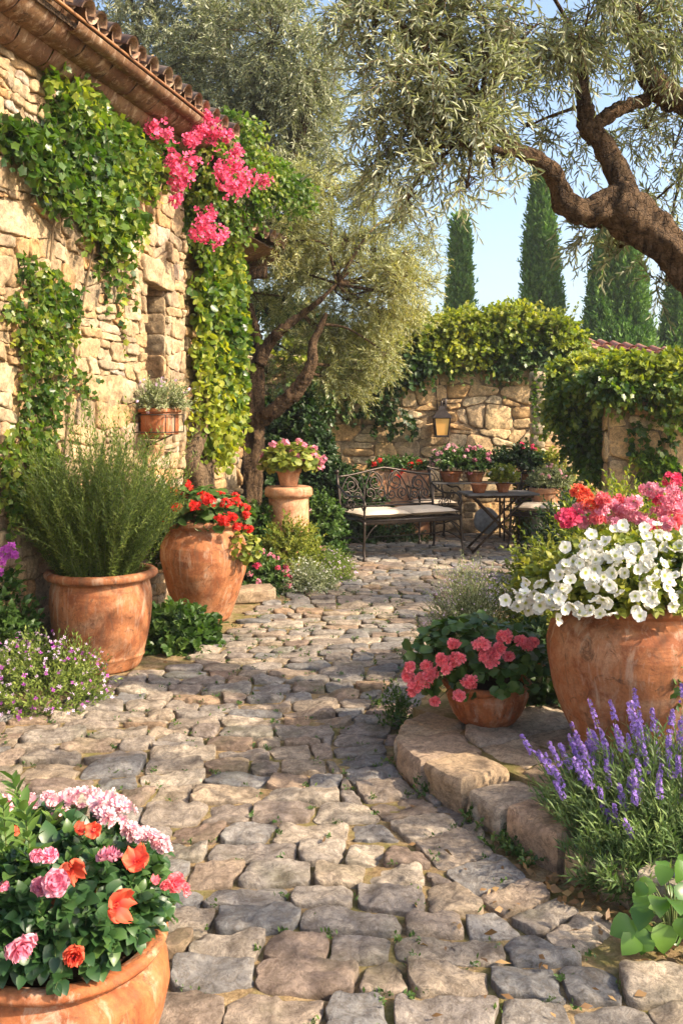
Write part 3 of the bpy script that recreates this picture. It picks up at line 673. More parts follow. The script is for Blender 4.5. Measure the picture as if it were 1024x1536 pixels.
# roof: barrel tiles laid up the slope, their wavy ends over the eave
def tiled_roof(name, parent, base, u0, u1, z, over, rise, up_len, tile_mat, pitch=.185, soff=True):
    """base(u, z, d): frame of the wall; eave at distance `over` from the wall"""
    sl = math.atan(rise); cs_, sn = math.cos(sl), math.sin(sl)
    def rp(u, s, h): return base(u, z+s*sn+h*cs_, over-s*cs_+h*sn)    # s up the slope, h off the slope
    a = Acc(); n = int((u1-u0)/pitch); th = np.linspace(0, math.pi, 11)
    for i in range(n+1):
        uc = u0+(i+.5)*pitch; s = -.02
        for r_ in range(int(up_len/.36)+1):
            jit = rg.uniform(-.012, .012) if r_ else rg.uniform(-.03, .02); L = .42; sk = rg.uniform(-.01, .01)
            for kind in (0, 1):      # 0: upper cover tile (arched), 1: pan tile (dished)
                cx = uc if kind == 0 else uc+pitch/2; ra, rb = (.078, .062) if kind == 0 else (.075, .088)
                s0 = s+jit+(0.035 if kind else 0); V = []
                for so_, rr in ((0, ra), (L, rb)):
                    for tk in (0, .014):
                        for t_ in th:
                            y = math.sin(t_)*(rr-tk if kind == 0 else rr-tk)
                            V.append(rp(cx+math.cos(t_)*(rr-tk)+sk, s0+so_, (.055+y-(.02 if so_ else 0)+.02*r_*0) if kind == 0 else (.082-y*.85+(-.015 if so_ else 0))))
                m = len(th); F = []
                for q0, q1 in ((0, 2*m), (m, 3*m), (0, m)):
                    for k in range(m-1): F.append((q0+k, q0+k+1, q1+k+1, q1+k))
                A = np.full((4*m, 3), rg.random()); a.add(np.array(V), np.array(F), A)
            s += .36
    roof = a.build(name, tile_mat, parent)
    d = Acc()
    V = [rp(u0, 0.03, -.02), rp(u1, .03, -.02), rp(u1, up_len, -.02), rp(u0, up_len, -.02), rp(u0, .03, -.05), rp(u1, .03, -.05), rp(u1, up_len, -.05), rp(u0, up_len, -.05)]
    d.add(np.array(V), np.array([(0, 1, 2, 3), (7, 6, 5, 4), (0, 4, 5, 1), (1, 5, 6, 2), (2, 6, 7, 3), (3, 7, 4, 0)])); d.build('roof_deck', M['wood'], roof, smooth=False)
    return roof, rp
roof, rp = tiled_roof('roof', house, wl, -4.6, .18, HZ-.02, .36, .34, 2.2, M['tile'])
# cove cornice of overlapping clay pieces below the tiles, thin copper drip edge on top
cv = Acc(); u = -4.6
while u < .16:
    L = .34; 
    for row, (dA, zA, dB, zB, th_) in enumerate(((.02, HZ-.24, .17, HZ-.12, .03), (.14, HZ-.15, .33, HZ+.0, .03))):
        us = [u+row*.15, u+row*.15+L-.008]; V = []
        for uu in us:
            for k in range(7):
                f = k/6; bulge = math.sin(f*math.pi)*.035
                V.append(wl(uu, zA+(zB-zA)*f**1.2-bulge, dA+(dB-dA)*f+bulge*.4+.006*rg.uniform(-1, 1)))
        F = [(k, k+1, 8+k, 7+k) for k in range(6)]; cv.add(np.array(V), np.array(F), np.full((14, 3), rg.random()))
    u += L
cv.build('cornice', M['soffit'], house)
cr = Acc(); tube(cr, [wl(-4.6, HZ-.0, .36), wl(-2, HZ-.005, .362), wl(.2, HZ-.0, .36)], .011, 8)
M['copper'] = m_plain('copper_edge', (.42, .2, .09), .4, .5, .5, 12, .3)
cr.build('drip_edge', M['copper'], house)
gt = Acc(); th = np.linspace(math.pi*1.02, math.pi*1.98, 9)      # short half-round gutter near the corner
for i, uu in enumerate(np.linspace(-2.3, .2, 14)): pass
V = np.array([[wl(uu, HZ-.03+.055*math.sin(t_), .315+.055*math.cos(t_)) for t_ in th] for uu in (-2.3, .2)]).reshape(-1, 3)
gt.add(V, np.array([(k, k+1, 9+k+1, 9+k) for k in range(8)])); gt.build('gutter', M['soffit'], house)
stw = Acc()
for k in range(7):
    p = rp(rg.uniform(-2.6, -.9), rg.uniform(.1, .5), .16); d = nrm(np.array([.6, .5, rg.uniform(-.1, .5)])+rg.normal(size=3)*.3); tube(stw, [p, p+d*rg.uniform(.04, .13)], .003, 4)
stw.build('straw', M['straw'], roof)
tiled_roof('lower_roof', house, wb, .5, 1.76, 3.19, .42, .34, 1.2, M['tile'])
sf = Acc(); 
for uu in np.arange(0.56, 1.7, .3):
    V = np.array([[wb(x, 3.06+.10*f+(-.02*math.sin(f*3.1)), .0+.40*f) for f in np.linspace(0, 1, 5)] for x in (uu, uu+.29)]).reshape(-1, 3)
    sf.add(V, np.array([(k, k+1, 6+k, 5+k) for k in range(4)]), np.full((10, 3), rg.random()))
V = np.array([wb(1.765, 2.9, 0), wb(1.765, 3.13, 0), wb(1.765, 3.15, .4), wb(1.765, 3.08, .4)])
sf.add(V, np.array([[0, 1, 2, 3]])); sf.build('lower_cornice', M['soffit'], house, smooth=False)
tb = Acc(); box(tb, wb(1.70, 2.96, .13), (.3, .1, .12), math.atan2(WN[1], WN[0]), .01); tb.build('roof_beam', M['wood'], house, smooth=False)

# ---------------------------------------------------------------- garden walls
def rubble_wall(name, label, O, U, N, length, height, depth, mat, w=.28, h=.19, K=30, ragged=0., sd=20, ends=True, hv=.5):
    o = thing(name, label, 'wall', O+U*length/2)
    a = Acc(); c = [O+N*-.006, O+U*length+N*-.006]; e = [c[1]-N*depth, c[0]-N*depth]
    V = np.array([p+UP*z for z in (-.05, height-.01) for p in (*c, *e)])
    a.add(V, np.array([(0, 1, 5, 4), (1, 2, 6, 5), (2, 3, 7, 6), (3, 0, 4, 7), (4, 5, 6, 7)])); a.build('wall_core', M['mortar'], o, smooth=False)
    b = Acc()
    stones(b, fit(courses(0, length+.3, 0, height+.1, w, h, .35, .5, .5, .35, .25, None, sd), (), (0, 0, length, height)), O, U, UP, N, h=.024, gap=.005, round_=1, K=K, rings=(0, .3, .55, .75, .88, .96, 1.), rough=.009, dome=.35, hvar=.6, tilt=.06, depth=.03, sd=sd)
    if ends:
        for (Oe, Ue, Ne) in ((O, -N, -U), (O+U*length-N*depth, N, U)):
            S = brick_seeds(0, depth, 0, height, .25, h, .4, .3, .3, .1)
            stones(b, cells(S, (S[:, 0] > 0) & (S[:, 0] < depth) & (S[:, 1] > 0) & (S[:, 1] < height), (), (0, 0, depth, height)), Oe, Ue, UP, Ne, h=.03, gap=.007, K=24, rough=.008, dome=.5, hvar=.5, tilt=.06, depth=.03, sd=sd+1)
        S = brick_seeds(0, length, 0, depth, w, .2, .5, .3, .4)
        stones(b, cells(S, (S[:, 0] > 0) & (S[:, 0] < length) & (S[:, 1] > 0) & (S[:, 1] < depth), (), (0, 0, length, depth)), O+UP*height-N*depth, U, N, UP, h=.03, gap=.007, K=20, rings=(0, .5, .8, 1.), rough=.01, dome=.5, hvar=.5, depth=.03, sd=sd+2)
    b.build('wall_stone', mat, o); return o
fw = rubble_wall('garden_wall', 'low golden rubble stone wall behind the bench with lantern on it', np.array([-1.6, 12.05, 0]), np.array([1., 0, 0]), np.array([0, -1., 0]), 5.0, 2.28, .4, M['farwall'], .28, .20, 30, sd=30)
rw = rubble_wall('garden_wall', 'right-hand stone wall with large sandy blocks behind pink flowering shrub', np.array([(912-512)/1400*9.4, 9.4, 0]), nrm(np.array([1, -.12, 0])), nrm(np.array([-.12, -1., 0])), 3.2, 1.95, .45, M['farwall'], .5, .36, 44, sd=40)
pil = thing('gate_pillar', 'narrow pale sunlit stone pillar at the end of the lantern wall', 'pillar', ((806-512)/1400*11.6, 11.6, 0))
pa = Acc(); z = 0
while z < 2.0:
    hh = rg.uniform(.14, .24); box(pa, ((806-512)/1400*11.6+rg.uniform(-.008, .008), 11.6, z+hh/2), (.165+rg.uniform(-.01, .01), .22, hh-.004), rg.uniform(-.04, .04), .018); z += hh
pa.build('pillar_stone', m_stone('pale_pillar_stone', [(0, (.46, .37, .25)), (1, (.56, .47, .33))], .4), pil)
ob = thing('outbuilding', 'low outbuilding with reddish tiled roof behind the right garden wall', 'building', (4.6, 14.4, 0))
a = Acc(); box(a, (5.6, 15.3, 1.0), (3.6, 2.2, 2.0)); a.build('wall', M['mortar'], ob, smooth=False)
def obf(u, z, d=0.): # ridge runs to the right and drops slightly, as seen
    return np.array([3.75+u, 14.2-d, z-(.115*u)])
rf2, _ = tiled_roof('roof', ob, obf, 0, 3.4, 2.44, .3, .30, .5, M['tile_red'], .2)
a = Acc(); 
for k in range(2): box(a, (3.62+.02*k, 14.0+k*.3, 2.53+k*.07), (.42, .32, .05), .1, .012)
box(a, (3.75, 14.0, 2.42), (.36, .25, .14), 0, .01); a.build('verge_tile', M['tile_red'], ob)

# ---------------------------------------------------------------- raised stone step on the right
st = thing('stone_step', 'raised curved step of rough stone blocks under the large terracotta pot', 'step', gnd(760, 1180))
edge = catmull([gnd(*p, .13).tolist() for p in [(640, 1062), (600, 1078), (588, 1106), (640, 1148), (700, 1178), (770, 1222), (850, 1262), (960, 1315), (1100, 1360)]], 8)
seg = np.r_[0, np.cumsum(np.linalg.norm(np.diff(edge, axis=0), axis=1))]; s = 0; Ls = [.20, .26, .30, .26, .24, .28, .27, .3, .3, .3, .3]
inn = np.array([1.25, 4.15])
rows = []
for L in Ls:
    if s+L > seg[-1]: break
    A_, B_ = [np.array([np.interp(x, seg, edge[:, k]) for k in range(3)])[:2] for x in (s+.020, s+L-.014)]; s += L
    d = nrm(B_-A_); nI = np.array([-d[1], d[0]]); nI = nI if np.dot(nI, inn-A_) > 0 else -nI
    nA = nrm(nI*.8+nrm(inn-A_)*.2); wd = rg.uniform(.24, .32)
    ps = [A_, B_, B_+nI*wd, A_+nI*wd]; zt = .125+rg.uniform(-.016, .014)
    b = Acc(); # rough block: grid box with noise
    g = np.linspace(0, 1, 9); V = []; F = []
    def face(fn, n1=12, n2=8):
        i0 = sum(len(x) for x in V); gg, hh = np.meshgrid(np.linspace(0, 1, n1), np.linspace(0, 1, n2), indexing='ij')
        V.append(fn(gg[..., None], hh[..., None]).reshape(-1, 3)); i = np.arange(n1-1)[:, None]*n2; j = np.arange(n2-1)[None]
        F.append(np.stack(np.broadcast_arrays(i+j, i+n2+j, i+n2+j+1, i+j+1), -1).reshape(-1, 4)+i0)
    P3 = [np.array([*p, 0]) for p in ps]
    bil = lambda u, v: (P3[0]*(1-u)+P3[1]*u)*(1-v)+(P3[3]*(1-u)+P3[2]*u)*v
    face(lambda u, v: bil(u, v)+UP*zt, 16, 12); face(lambda u, v: bil(u, 0*v)+UP*(zt*(v)-.03*(1-v)), 16, 9)
    face(lambda u, v: bil(0*u, u)+UP*(zt*v-.03*(1-v)), 12, 9); face(lambda u, v: bil(0*u+1, u)+UP*(zt*v-.03*(1-v)), 12, 9); face(lambda u, v: bil(u, 0*v+1)+UP*(zt*v-.03*(1-v)), 16, 9)
    V = np.concatenate(V); cen = V.mean(0); 
    hx = V-cen; edgep = np.zeros(len(V))
    loc = np.stack([hx@np.array([*d, 0])/(L/2), hx@np.array([*nI, 0])/(wd/2), (V[:, 2]-zt/2)/(zt/2)], 1); al = np.sort(np.abs(np.clip(loc, -1, 1)), 1)
    rnd_ = np.clip((al[:, 1]+al[:, 2]-1.55)/.45, 0, 1)**2; V = V-nrm(hx)*(rnd_*.016)[:, None]
    V = V+np.stack([noise(V+s, 14, 70+k)*.012+noise(V+s, 40, 80+k)*.005+noise(V+s, 6, 90+k)*.011 for k in range(3)], 1)*[1, 1, .55]
    b.add(V, F, np.full((len(V), 3), (len(rows)*.37+.1) % 1.)); b.build('step_block', M['step'], st)
    rows.append((ps[3], ps[2]))
# infill flagstones
fs = Acc(); poly = [tuple(r[0]) for r in rows]+[tuple(rows[-1][1]), (3, 2.6), (3, 4.6), (1.6, 4.75), (.6, 4.6), (.42, 4.42)]
S3 = brick_seeds(.2, 3., 2.4, 4.9, .34, .28, .7, .5, .4); kp = inpoly(S3, poly) | np.array([min(np.hypot(*(p-(r[0]+r[1])/2)) for r in rows) < .16 for p in S3])
inner = np.array([(r[0]+r[1])/2 for r in rows]); outs = inner+(inner-inn)*0
cc = []
for q in cells(S3, kp):
    for r in rows:
        d = nrm(r[1]-r[0]); nI = np.array([-d[1], d[0]]); nI = nI if np.dot(nI, inn-r[0]) > 0 else -nI
        if np.linalg.norm(q.mean(0)-(r[0]+r[1])/2) < .45: q = np.array(clip([tuple(x) for x in q], tuple(-nI), -float(np.dot(nI, r[0])))) if len(q) > 2 else q
        if len(q) < 3: break
    if len(q) > 2: cc.append(q)
stones(fs, cc, (0, 0, .104), (1, 0, 0), (0, 1, 0), (0, 0, 1), h=.026, gap=.004, round_=0, K=48, rough=.006, dome=.3, depth=.06, tilt=.02, sd=50)
fs.build('flagstone', M['step'], st)
fb = Acc(); pp = [(*r[0], .0) for r in rows]+[(3, 2.6, 0), (3, 4.7, 0), (1.6, 4.8, 0), (.6, 4.66, 0), (.34, 4.45, 0)]
n_ = len(pp); V = np.array([(x, y, .112) for x, y, _ in pp]+[(x, y, -.02) for x, y, _ in pp]+[(1.5, 3.9, .112)])
fb.add(V, [np.array([(i, (i+1) % n_, 2*n_) for i in range(n_)]), np.array([(i, n_+i, n_+(i+1) % n_, (i+1) % n_) for i in range(n_)])]); fb.build('fill', M['ground'], st, smooth=False)
# lone block on the left edge
def rough_block(name, label, c, s, rot, mat):
    b = Acc(); V = []; F = []
    for ax in range(3):
        for sg in (-1, 1):
            g = np.linspace(-1, 1, 14); u, v = np.meshgrid(g, g, indexing='ij'); w_ = np.full_like(u, sg); o = [None]*3
            o[ax] = w_; o[(ax+1) % 3] = u; o[(ax+2) % 3] = v; P = np.stack(o, -1).reshape(-1, 3)
            i = np.arange(13)[:, None]*14; j = np.arange(13)[None]; f = np.stack(np.broadcast_arrays(i+j, i+14+j, i+15+j, i+j+1), -1).reshape(-1, 4)
            if sg < 0: f = f[:, ::-1]
            F.append(f+sum(len(x) for x in V)); V.append(P)
    V = np.concatenate(V); al = np.sort(np.abs(V), 1); V = V*np.array(s)/2; V = V-nrm(V)*(np.clip((al[:, 1]+al[:, 2]-1.6)/.4, 0, 1)**2*.025)[:, None]
    V = V+np.stack([noise(V+c[0]*3, 12, 60+k)*.01+noise(V, 35, 64+k)*.004 for k in range(3)], 1)
    cr_, sr_ = math.cos(rot), math.sin(rot); V = V@np.array([[cr_, sr_, 0], [-sr_, cr_, 0], [0, 0, 1]])+np.asarray(c)
    b.add(V, F, np.full((len(V), 3), .12)); o = b.build(name, mat); return meta(o, label, 'stone')
rough_block('kerb_block', 'flat rough stone kerb block beside the red geranium pot', gnd(368, 905)+[0, .12, .05], (.46, .26, .12), .25, M['step'])
# ---------------------------------------------------------------- pots
def pot_profile(kind, R_, H):
    if kind == 'belly':   p = [(.0, 0), (.74, 0), (.78, .03), (.83, .11), (.86, .135), (.845, .155), (.92, .30), (.97, .50), (.985, .68), (.97, .80), (.93, .88), (.95, .905), (1.06, .92), (1.09, .945), (1.085, .975), (1.04, .995), (.97, 1.0), (.93, .985), (.90, .95), (.87, .90)]
    elif kind == 'jar':   p = [(0, 0), (.56, 0), (.60, .03), (.68, .12), (.84, .30), (.96, .48), (1.01, .63), (.99, .74), (.92, .82), (.81, .88), (.765, .905), (.78, .92), (.85, .935), (.88, .955), (.87, .985), (.82, 1.0), (.76, .99), (.73, .96), (.72, .90)]
    elif kind == 'urn':   p = [(0, 0), (.66, 0), (.72, .04), (.86, .22), (.97, .45), (1.02, .62), (1.0, .76), (.92, .85), (.86, .885), (.88, .905), (.98, .925), (1.0, .955), (.97, .99), (.90, 1.0), (.84, .985), (.82, .94), (.80, .88)]
    elif kind == 'bigurn': p = [(0, 0), (.62, 0), (.68, .04), (.80, .18), (.93, .38), (1.01, .58), (1.02, .68), (.98, .78), (.88, .855), (.80, .885), (.79, .905), (.86, .92), (.90, .94), (.905, .97), (.87, .995), (.82, 1.0), (.78, .98), (.76, .93), (.75, .88)]
    elif kind == 'bowl':  p = [(0, 0), (.66, 0), (.70, .04), (.75, .12), (.86, .40), (.95, .66), (.98, .80), (1.05, .86), (1.07, .92), (1.04, .98), (.97, 1.0), (.93, .95), (.9, .85)]
    elif kind == 'cone':  p = [(0, 0), (.66, 0), (.68, .03), (.90, .76), (.91, .78), (1.0, .79), (1.02, .81), (1.03, .97), (1.0, 1.0), (.94, 1.0), (.92, .96), (.90, .88)]
    elif kind == 'pedestal': p = [(0, 0), (.70, 0), (.74, .05), (.86, .3), (.93, .55), (.95, .75), (.93, .86), (.95, .87), (1.06, .885), (1.12, .91), (1.13, .95), (1.10, .985), (1.02, 1.0), (.0, 1.0)]
    p = np.array(p)*[R_, H]
    s = np.r_[0, np.cumsum(np.hypot(*np.diff(p, axis=0).T))]; t = np.unique(np.concatenate([np.linspace(0, s[-1], 50), s])); return np.stack([np.interp(t, s, p[:, 0]), np.interp(t, s, p[:, 1])], 1)
def pot(root, kind, R_, H, mat, c, seed=0, n=72, flute=0, fl_amp=0, fl_range=(0, 1), soil=True):
    a = Acc(); lathe(a, pot_profile(kind, R_, H), c, n, .012*R_/.3, seed, flute, fl_amp, fl_range); o = a.build('pot', mat, root)
    if soil:
        b = Acc(); rr = R_*(.93 if kind not in ('jar', 'urn', 'bigurn') else .76); g = np.array([(rr, .88*H), (rr*.66, .905*H), (rr*.3, .915*H), (0.001, .915*H)]); lathe(b, g, c, 24, .02, seed+5); b.build('soil', M['soil'], root)
    return o
def head_flowers(root, name, centers, normals, r, mat, tm=flo_lo, n=22, fs=.022, ball=.8, stuff=False):
    """each flower head is its own mesh: florets spread over a dome"""
    outs = []
    for c, nn_ in zip(centers, normals):
        nn_ = nrm(nn_); a = Acc(); rr = r*rg.uniform(.8, 1.2); d = rdir(n, .35); fl_ = d@np.stack([np.cross(nn_, [.2, .3, 1.])/np.linalg.norm(np.cross(nn_, [.2, .3, 1.])), np.cross(nn_, np.cross(nn_, [.2, .3, 1.])), nn_])
        P = c+fl_*rr*rg.uniform(.6, 1, (n, 1))*np.array([1, 1, ball]); k = float(rg.random())
        inst(a, tm, P, rdir(n), nrm(fl_+rdir(n)*.35+nn_*.3), fs*rg.uniform(.8, 1.25, n), 1., clump=np.full(n, k), flat=True)
        outs.append(a.build(name, mat, root))
    return outs
def shell(n, c, rad, zmin=-.3, hemi=True):
    """points and outward normals on an uneven dome"""
    d = rdir(n); d = d[d[:, 2] > zmin] if hemi else d
    rad = np.asarray(rad, float); P = np.asarray(c)+d*rad*(1+.12*noise(d*1., 2.3, int(abs(c[0])*100)))[:, None]
    return P, nrm(d/rad)
def bush(root, c, rad, n, L, nl, tm, size, mat, width=1., stem_mat='stem', up=.35, zmin=-.25, div=.9, droop=.1, core=.75, name='foliage', r0=.002, jitter=.3, wob=.08):
    """shoots that start inside the crown and end on its uneven outline"""
    rad = np.asarray(rad, float); P, N = shell(int(n*2.2), c, rad, zmin); P, N = P[:n], N[:n]
    D = nrm(N+np.array([0, 0, up])+rdir(len(P))*jitter); st_ = P-D*L*rg.uniform(.75, 1.0, (len(P), 1))
    q = c+(st_-c)*1.; a = Acc(); s = Acc()
    cl = np.clip(.5+.5*noise(P, 3.5/max(rad.max(), .05)*.6, 5)+rg.normal(size=len(P))*.18, 0, 1)
    tips = sprigs(a, s, q, D, L, nl, tm, size, width, div, droop, .6, r0, wob, clump=cl)
    o = a.build(name, mat, root)
    if stem_mat: s.build('stem', M[stem_mat], root)
    return tips, D
# --- 1 rosemary pot
c = np.array([(150-512)/1400*5.62, 5.62, 0.])
t = thing('potted_rosemary', 'tall bushy rosemary in a wide terracotta pot against the house wall', 'potted plant', c)
pot(t, 'belly', .305, .585, M['terra'], c, 1)
a = Acc(); s = Acc(); n = 330; th = rg.uniform(0, 2*math.pi, n); rr = np.sqrt(rg.random(n)); base = c+np.stack([rr*.21*np.cos(th), rr*.21*np.sin(th), np.full(n, .53)], 1)
D = nrm(np.stack([rr*.62*np.cos(th), rr*.62*np.sin(th), np.full(n, 1.)], 1)+rg.normal(size=(n, 3))*.07)
Ls = (.97-.32*rr**1.5)*rg.uniform(.72, 1.08, n)
sprigs(a, s, base, D, Ls, 90, lance_lo, .036, .26, 1.3, -.04, .5, .0028, .05, .05, grow=.1)
m_ = 420; k = rg.integers(0, n, m_); b2 = base[k]+D[k]*(Ls[k]*rg.uniform(.2, .62, m_))[:, None]; D2 = nrm(D[k]+rdir(m_)*.5); sprigs(a, s, b2, D2, .34, 34, lance_lo, .034, .26, 1.3, -.05, .5, .002, .05, .05)
a.build('foliage', M['rosem'], t); s.build('stem', M['stem'], t)
# --- 2 red geranium jar
c = np.array([-1.02, 6.95, 0.]); R2 = .325
t = thing('potted_geranium', 'red geraniums in a tall round-bellied terracotta jar', 'potted plant', c)
pot(t, 'jar', R2, .735, M['terra'], c, 2)
cc = c+[-.0, 0, .76]
P, N = shell(380, cc, (.31, .29, .2), -.25); a = Acc(); inst(a, geran, P*1, nrm(rdir(len(P))*[1, 1, .3]), nrm(N+[0, -.2, .5]+rdir(len(P))*.3), rg.uniform(.07, .11, len(P)))
P2, N2 = shell(300, cc, (.24, .22, .14), -.2); inst(a, geran, P2, nrm(rdir(len(P2))*[1, 1, .3]), nrm(N2+[0, 0, .5]), rg.uniform(.06, .09, len(P2)))
a.build('foliage', M['mid'], t)
pts = [(262, 737, 6.8), (281, 726, 7.1), (283, 732, 6.9), (265, 762, 6.7), (247, 776, 6.8), (303, 742, 6.8), (310, 748, 6.7), (322, 742, 7.), (330, 742, 6.9), (338, 755, 6.7), (350, 745, 6.95), (352, 752, 6.8), (366, 762, 6.85), (368, 772, 6.8), (336, 782, 6.64), (346, 776, 6.7), (332, 778, 6.6), (371, 793, 6.8), (316, 752, 6.6), (275, 745, 6.9), (355, 790, 6.65), (292, 758, 6.6)]
C_ = [at(*p) for p in pts]; head_flowers(t, 'flower_head', C_, [nrm(x-cc+np.array([0, -.12, .15])) for x in C_], .04, M['red'], flo_lo, 36, .03)
a = Acc(); stems(a, np.array([[cc+[0, 0, -.05]+(x-cc)*.3, cc+(x-cc)*.7, x] for x in C_]), .004, .003); a.build('flower_stem', M['stem'], t)
P, N = shell(70, at(366, 815, 6.75)+[0, 0, -.03], (.09, .07, .10), -1); a = Acc(); inst(a, ovate, P, rdir(len(P)), nrm(N+[0, 0, .5]), .06); a.build('trailing_foliage', M['yg'], t)
# --- 3 front pot
c = np.array([-.635, 2.12, .0]); 
t = thing('potted_flowers', 'pink and coral flowers in the foreground terracotta pot, bottom left corner', 'potted plant', c)
pot(t, 'urn', .243, .33, M['terra2'], c, 3, 96)
cc = c+[-.02, 0, .40]
P, N = shell(900, cc, (.27, .245, .165), -.22); P = P[N[:, 1] < .6]; N = N[N[:, 1] < .6]; a = Acc(); s = Acc()
P = P[:430]; N = N[:430]; D = nrm(N+[0, 0, .25]+rdir(len(P))*.35)
sprigs(a, s, P-D*.10, D, .10, 8, ovate, .040, 1.05, 1.1, .1, .9, .002, .05, .25)
P2, N2 = shell(340, cc, (.21, .2, .14), -.3); inst(a, ovate, P2, rdir(len(P2)), nrm(N2+[0, 0, .6]), .055)
M['front'] = m_leaf('geranium_leaf', [(.02, .055, .02), (.04, .10, .03), (.08, .15, .035)], .3, .38, .5)
a.build('foliage', M['front'], t); s.build('stem', M['stem'], t)
a = Acc(); s = Acc(); B_ = np.array([at(40, 1330, 2.0), at(10, 1340, 2.05), at(70, 1300, 2.15), at(0, 1290, 2.1), at(-30, 1330, 2.1), at(95, 1290, 2.2), at(50, 1280, 2.3)]); T_ = np.array([at(38, 1175, 2.0), at(5, 1190, 2.05), at(80, 1215, 2.15), at(-15, 1215, 2.1), at(-60, 1230, 2.1), at(110, 1230, 2.2), at(20, 1170, 2.3)])
sprigs(a, s, B_, T_-B_, np.linalg.norm(T_-B_, axis=1), 22, lance, .062, .42, 1.2, .0, .9, .003, .04, .1); a.build('tall_foliage', m_leaf('light_leaf', [(.07, .14, .03), (.13, .22, .05), (.18, .27, .06)], .35, .4, .45), t); s.build('tall_stem', M['stem'], t)
dbl = lambda seed, n=9: T(*(lambda L: (np.vstack([x[0] for x in L]), [np.vstack([x[1][0]+sum(len(y[0]) for y in L[:i]) for i, x in enumerate(L)])]))([(lambda tt, k: (np.array([[math.cos(k)*p[0]-math.sin(k)*p[1], math.sin(k)*p[0]+math.cos(k)*p[1], p[2]+.03*j] for p in tt[0]]), tt[1]))(petals_hi(nn1, rr1, ww1, li, .10, seed+j), j*.5) for j, (nn1, rr1, ww1, li) in enumerate([(6, .5, .27, .05), (6, .42, .22, .14), (5, .3, .17, .2), (4, .18, .1, .2)])]))
dbls = [dbl(11), dbl(23), dbl(37)]; sgl = [petals_hi(5, .5, .29, .14, .14, 5), petals_hi(6, .5, .25, .30, .15, 8)]
def smooth_petal(tm): return tm
for (px, py, Y, sz, mt, kind) in [(103, 1302, 1.93, .072, 'coral', 1), (204, 1293, 1.98, .066, 'coral', 1), (174, 1358, 1.86, .076, 'coral', 1), (110, 1433, 1.85, .052, 'coral', 0), (84, 1325, 1.88, .066, 'pink', 0), (60, 1332, 1.9, .05, 'pink', 0), (163, 1288, 1.98, .064, 'pink', 0), (30, 1418, 1.84, .076, 'pink', 0),
     (262, 1325, 2.0, .05, 'cpink', 0), (276, 1335, 2.02, .038, 'cpink', 0), (117, 1245, 2.05, .036, 'coral', 1), (140, 1247, 2.05, .042, 'coral', 1), (20, 1248, 2.1, .03, 'coral', 1), (55, 1283, 1.95, .036, 'pink', 0), (75, 1285, 1.97, .045, 'pink', 0), (232, 1322, 2.0, .026, 'cpink', 1), (247, 1327, 1.98, .03, 'cpink', 0), (5, 1330, 1.95, .03, 'pink', 0)]:
    p = at(px, py, Y); nn_ = nrm(p-cc+np.array([.1, -.75, .3])*.35); a = Acc(); nn_ = nrm(nn_+rg.normal(size=3)*.22); inst(a, (dbls if kind == 0 else sgl)[int(rg.integers(0, 2))], p[None], rdir(1), nn_[None], [sz*.93], flat=True)
    if kind: inst(a, flo_lo, (p+nn_*.008)[None], rdir(1), nn_[None], [sz*.2], flat=True)
    a.build('flower', M[mt], t)
for (px, py, Y, r_) in [(100, 1210, 2.25, .028), (125, 1200, 2.25, .03), (150, 1215, 2.2, .03), (170, 1205, 2.2, .028), (185, 1218, 2.2, .026), (105, 1195, 2.3, .024), (140, 1195, 2.3, .025), (90, 1225, 2.2, .025), (75, 1200, 2.25, .025), (45, 1203, 2.25, .024), (160, 1228, 2.1, .024), (205, 1250, 2.1, .02), (222, 1255, 2.1, .022), (238, 1262, 2.1, .02), (195, 1245, 2.1, .018), (245, 1270, 2.1, .014), (8, 1205, 2.2, .02)]:
    x = at(px, py, Y); head_flowers(t, 'flower_head', [x], [np.array([.1, -.5, .8])], r_, M['lpink'], flo5, 20, .022)
# --- 4 the big white petunia pot
c = np.array([1.225, 3.88, .126])
t = thing('potted_petunia', 'white petunias spilling over the largest terracotta pot on the stone step', 'potted plant', c)
pot(t, 'bigurn', .365, .65, M['terra'], c, 4, 110)
cc = c+[-.04, -.02, .68]
a = Acc(); s = Acc(); P, N = shell(2400, cc, (.43, .38, .20), -.15); P, N = P[:620], N[:620]; D = nrm(N+[0, 0, .2]+rdir(len(P))*.4)
sprigs(a, s, P-D*.16, D, .17, 11, ovate, .047, 1., 1., .1, .8, .002, .06, .2); a.build('foliage', M['yg'], t); s.build('stem', M['stem'], t)
P, N = shell(700, cc, (.33, .3, .17), -.15); a = Acc(); inst(a, ovate, P, rdir(len(P)), nrm(N+[0, 0, .5]), .05); a.build('inner_foliage', M['mid'], t)
wp = []
cl_px = [(865, 838), (905, 828), (945, 822), (985, 815), (1010, 830), (840, 865), (880, 860), (812, 895), (800, 905), (860, 885), (915, 865), (945, 848), (975, 860), (970, 900), (1000, 890), (905, 905), (850, 905), (1000, 865), (1025, 880), (885, 835), (925, 835), (790, 900), (1030, 850)]
for (px, py) in cl_px:
    dd = np.array([px-905, (py-905)*1.]); k_ = np.hypot(dd[0]/150, dd[1]/115); Y = 3.84-.40*math.sqrt(max(0, 1-min(k_, 1)**2)); c0 = at(px, py, Y)
    for _ in range(8): wp.append(c0+rg.normal(size=3)*[.05, .03, .035])
wp = np.array(wp); wn = nrm(nrm(wp-cc)+np.array([-.1, -.7, .35])+rdir(len(wp))*.55)
petu = [petals_hi(5, .5, .27, .10, .07, 15), petals_hi(5, .5, .28, .2, .06, 18)]
for i in range(100):
    a = Acc(); inst(a, petu[i % 2], wp[i][None]+wn[i]*.02, rdir(1), wn[i][None], [rg.uniform(.042, .058)], flat=True); a.build('flower', M['white'], t)
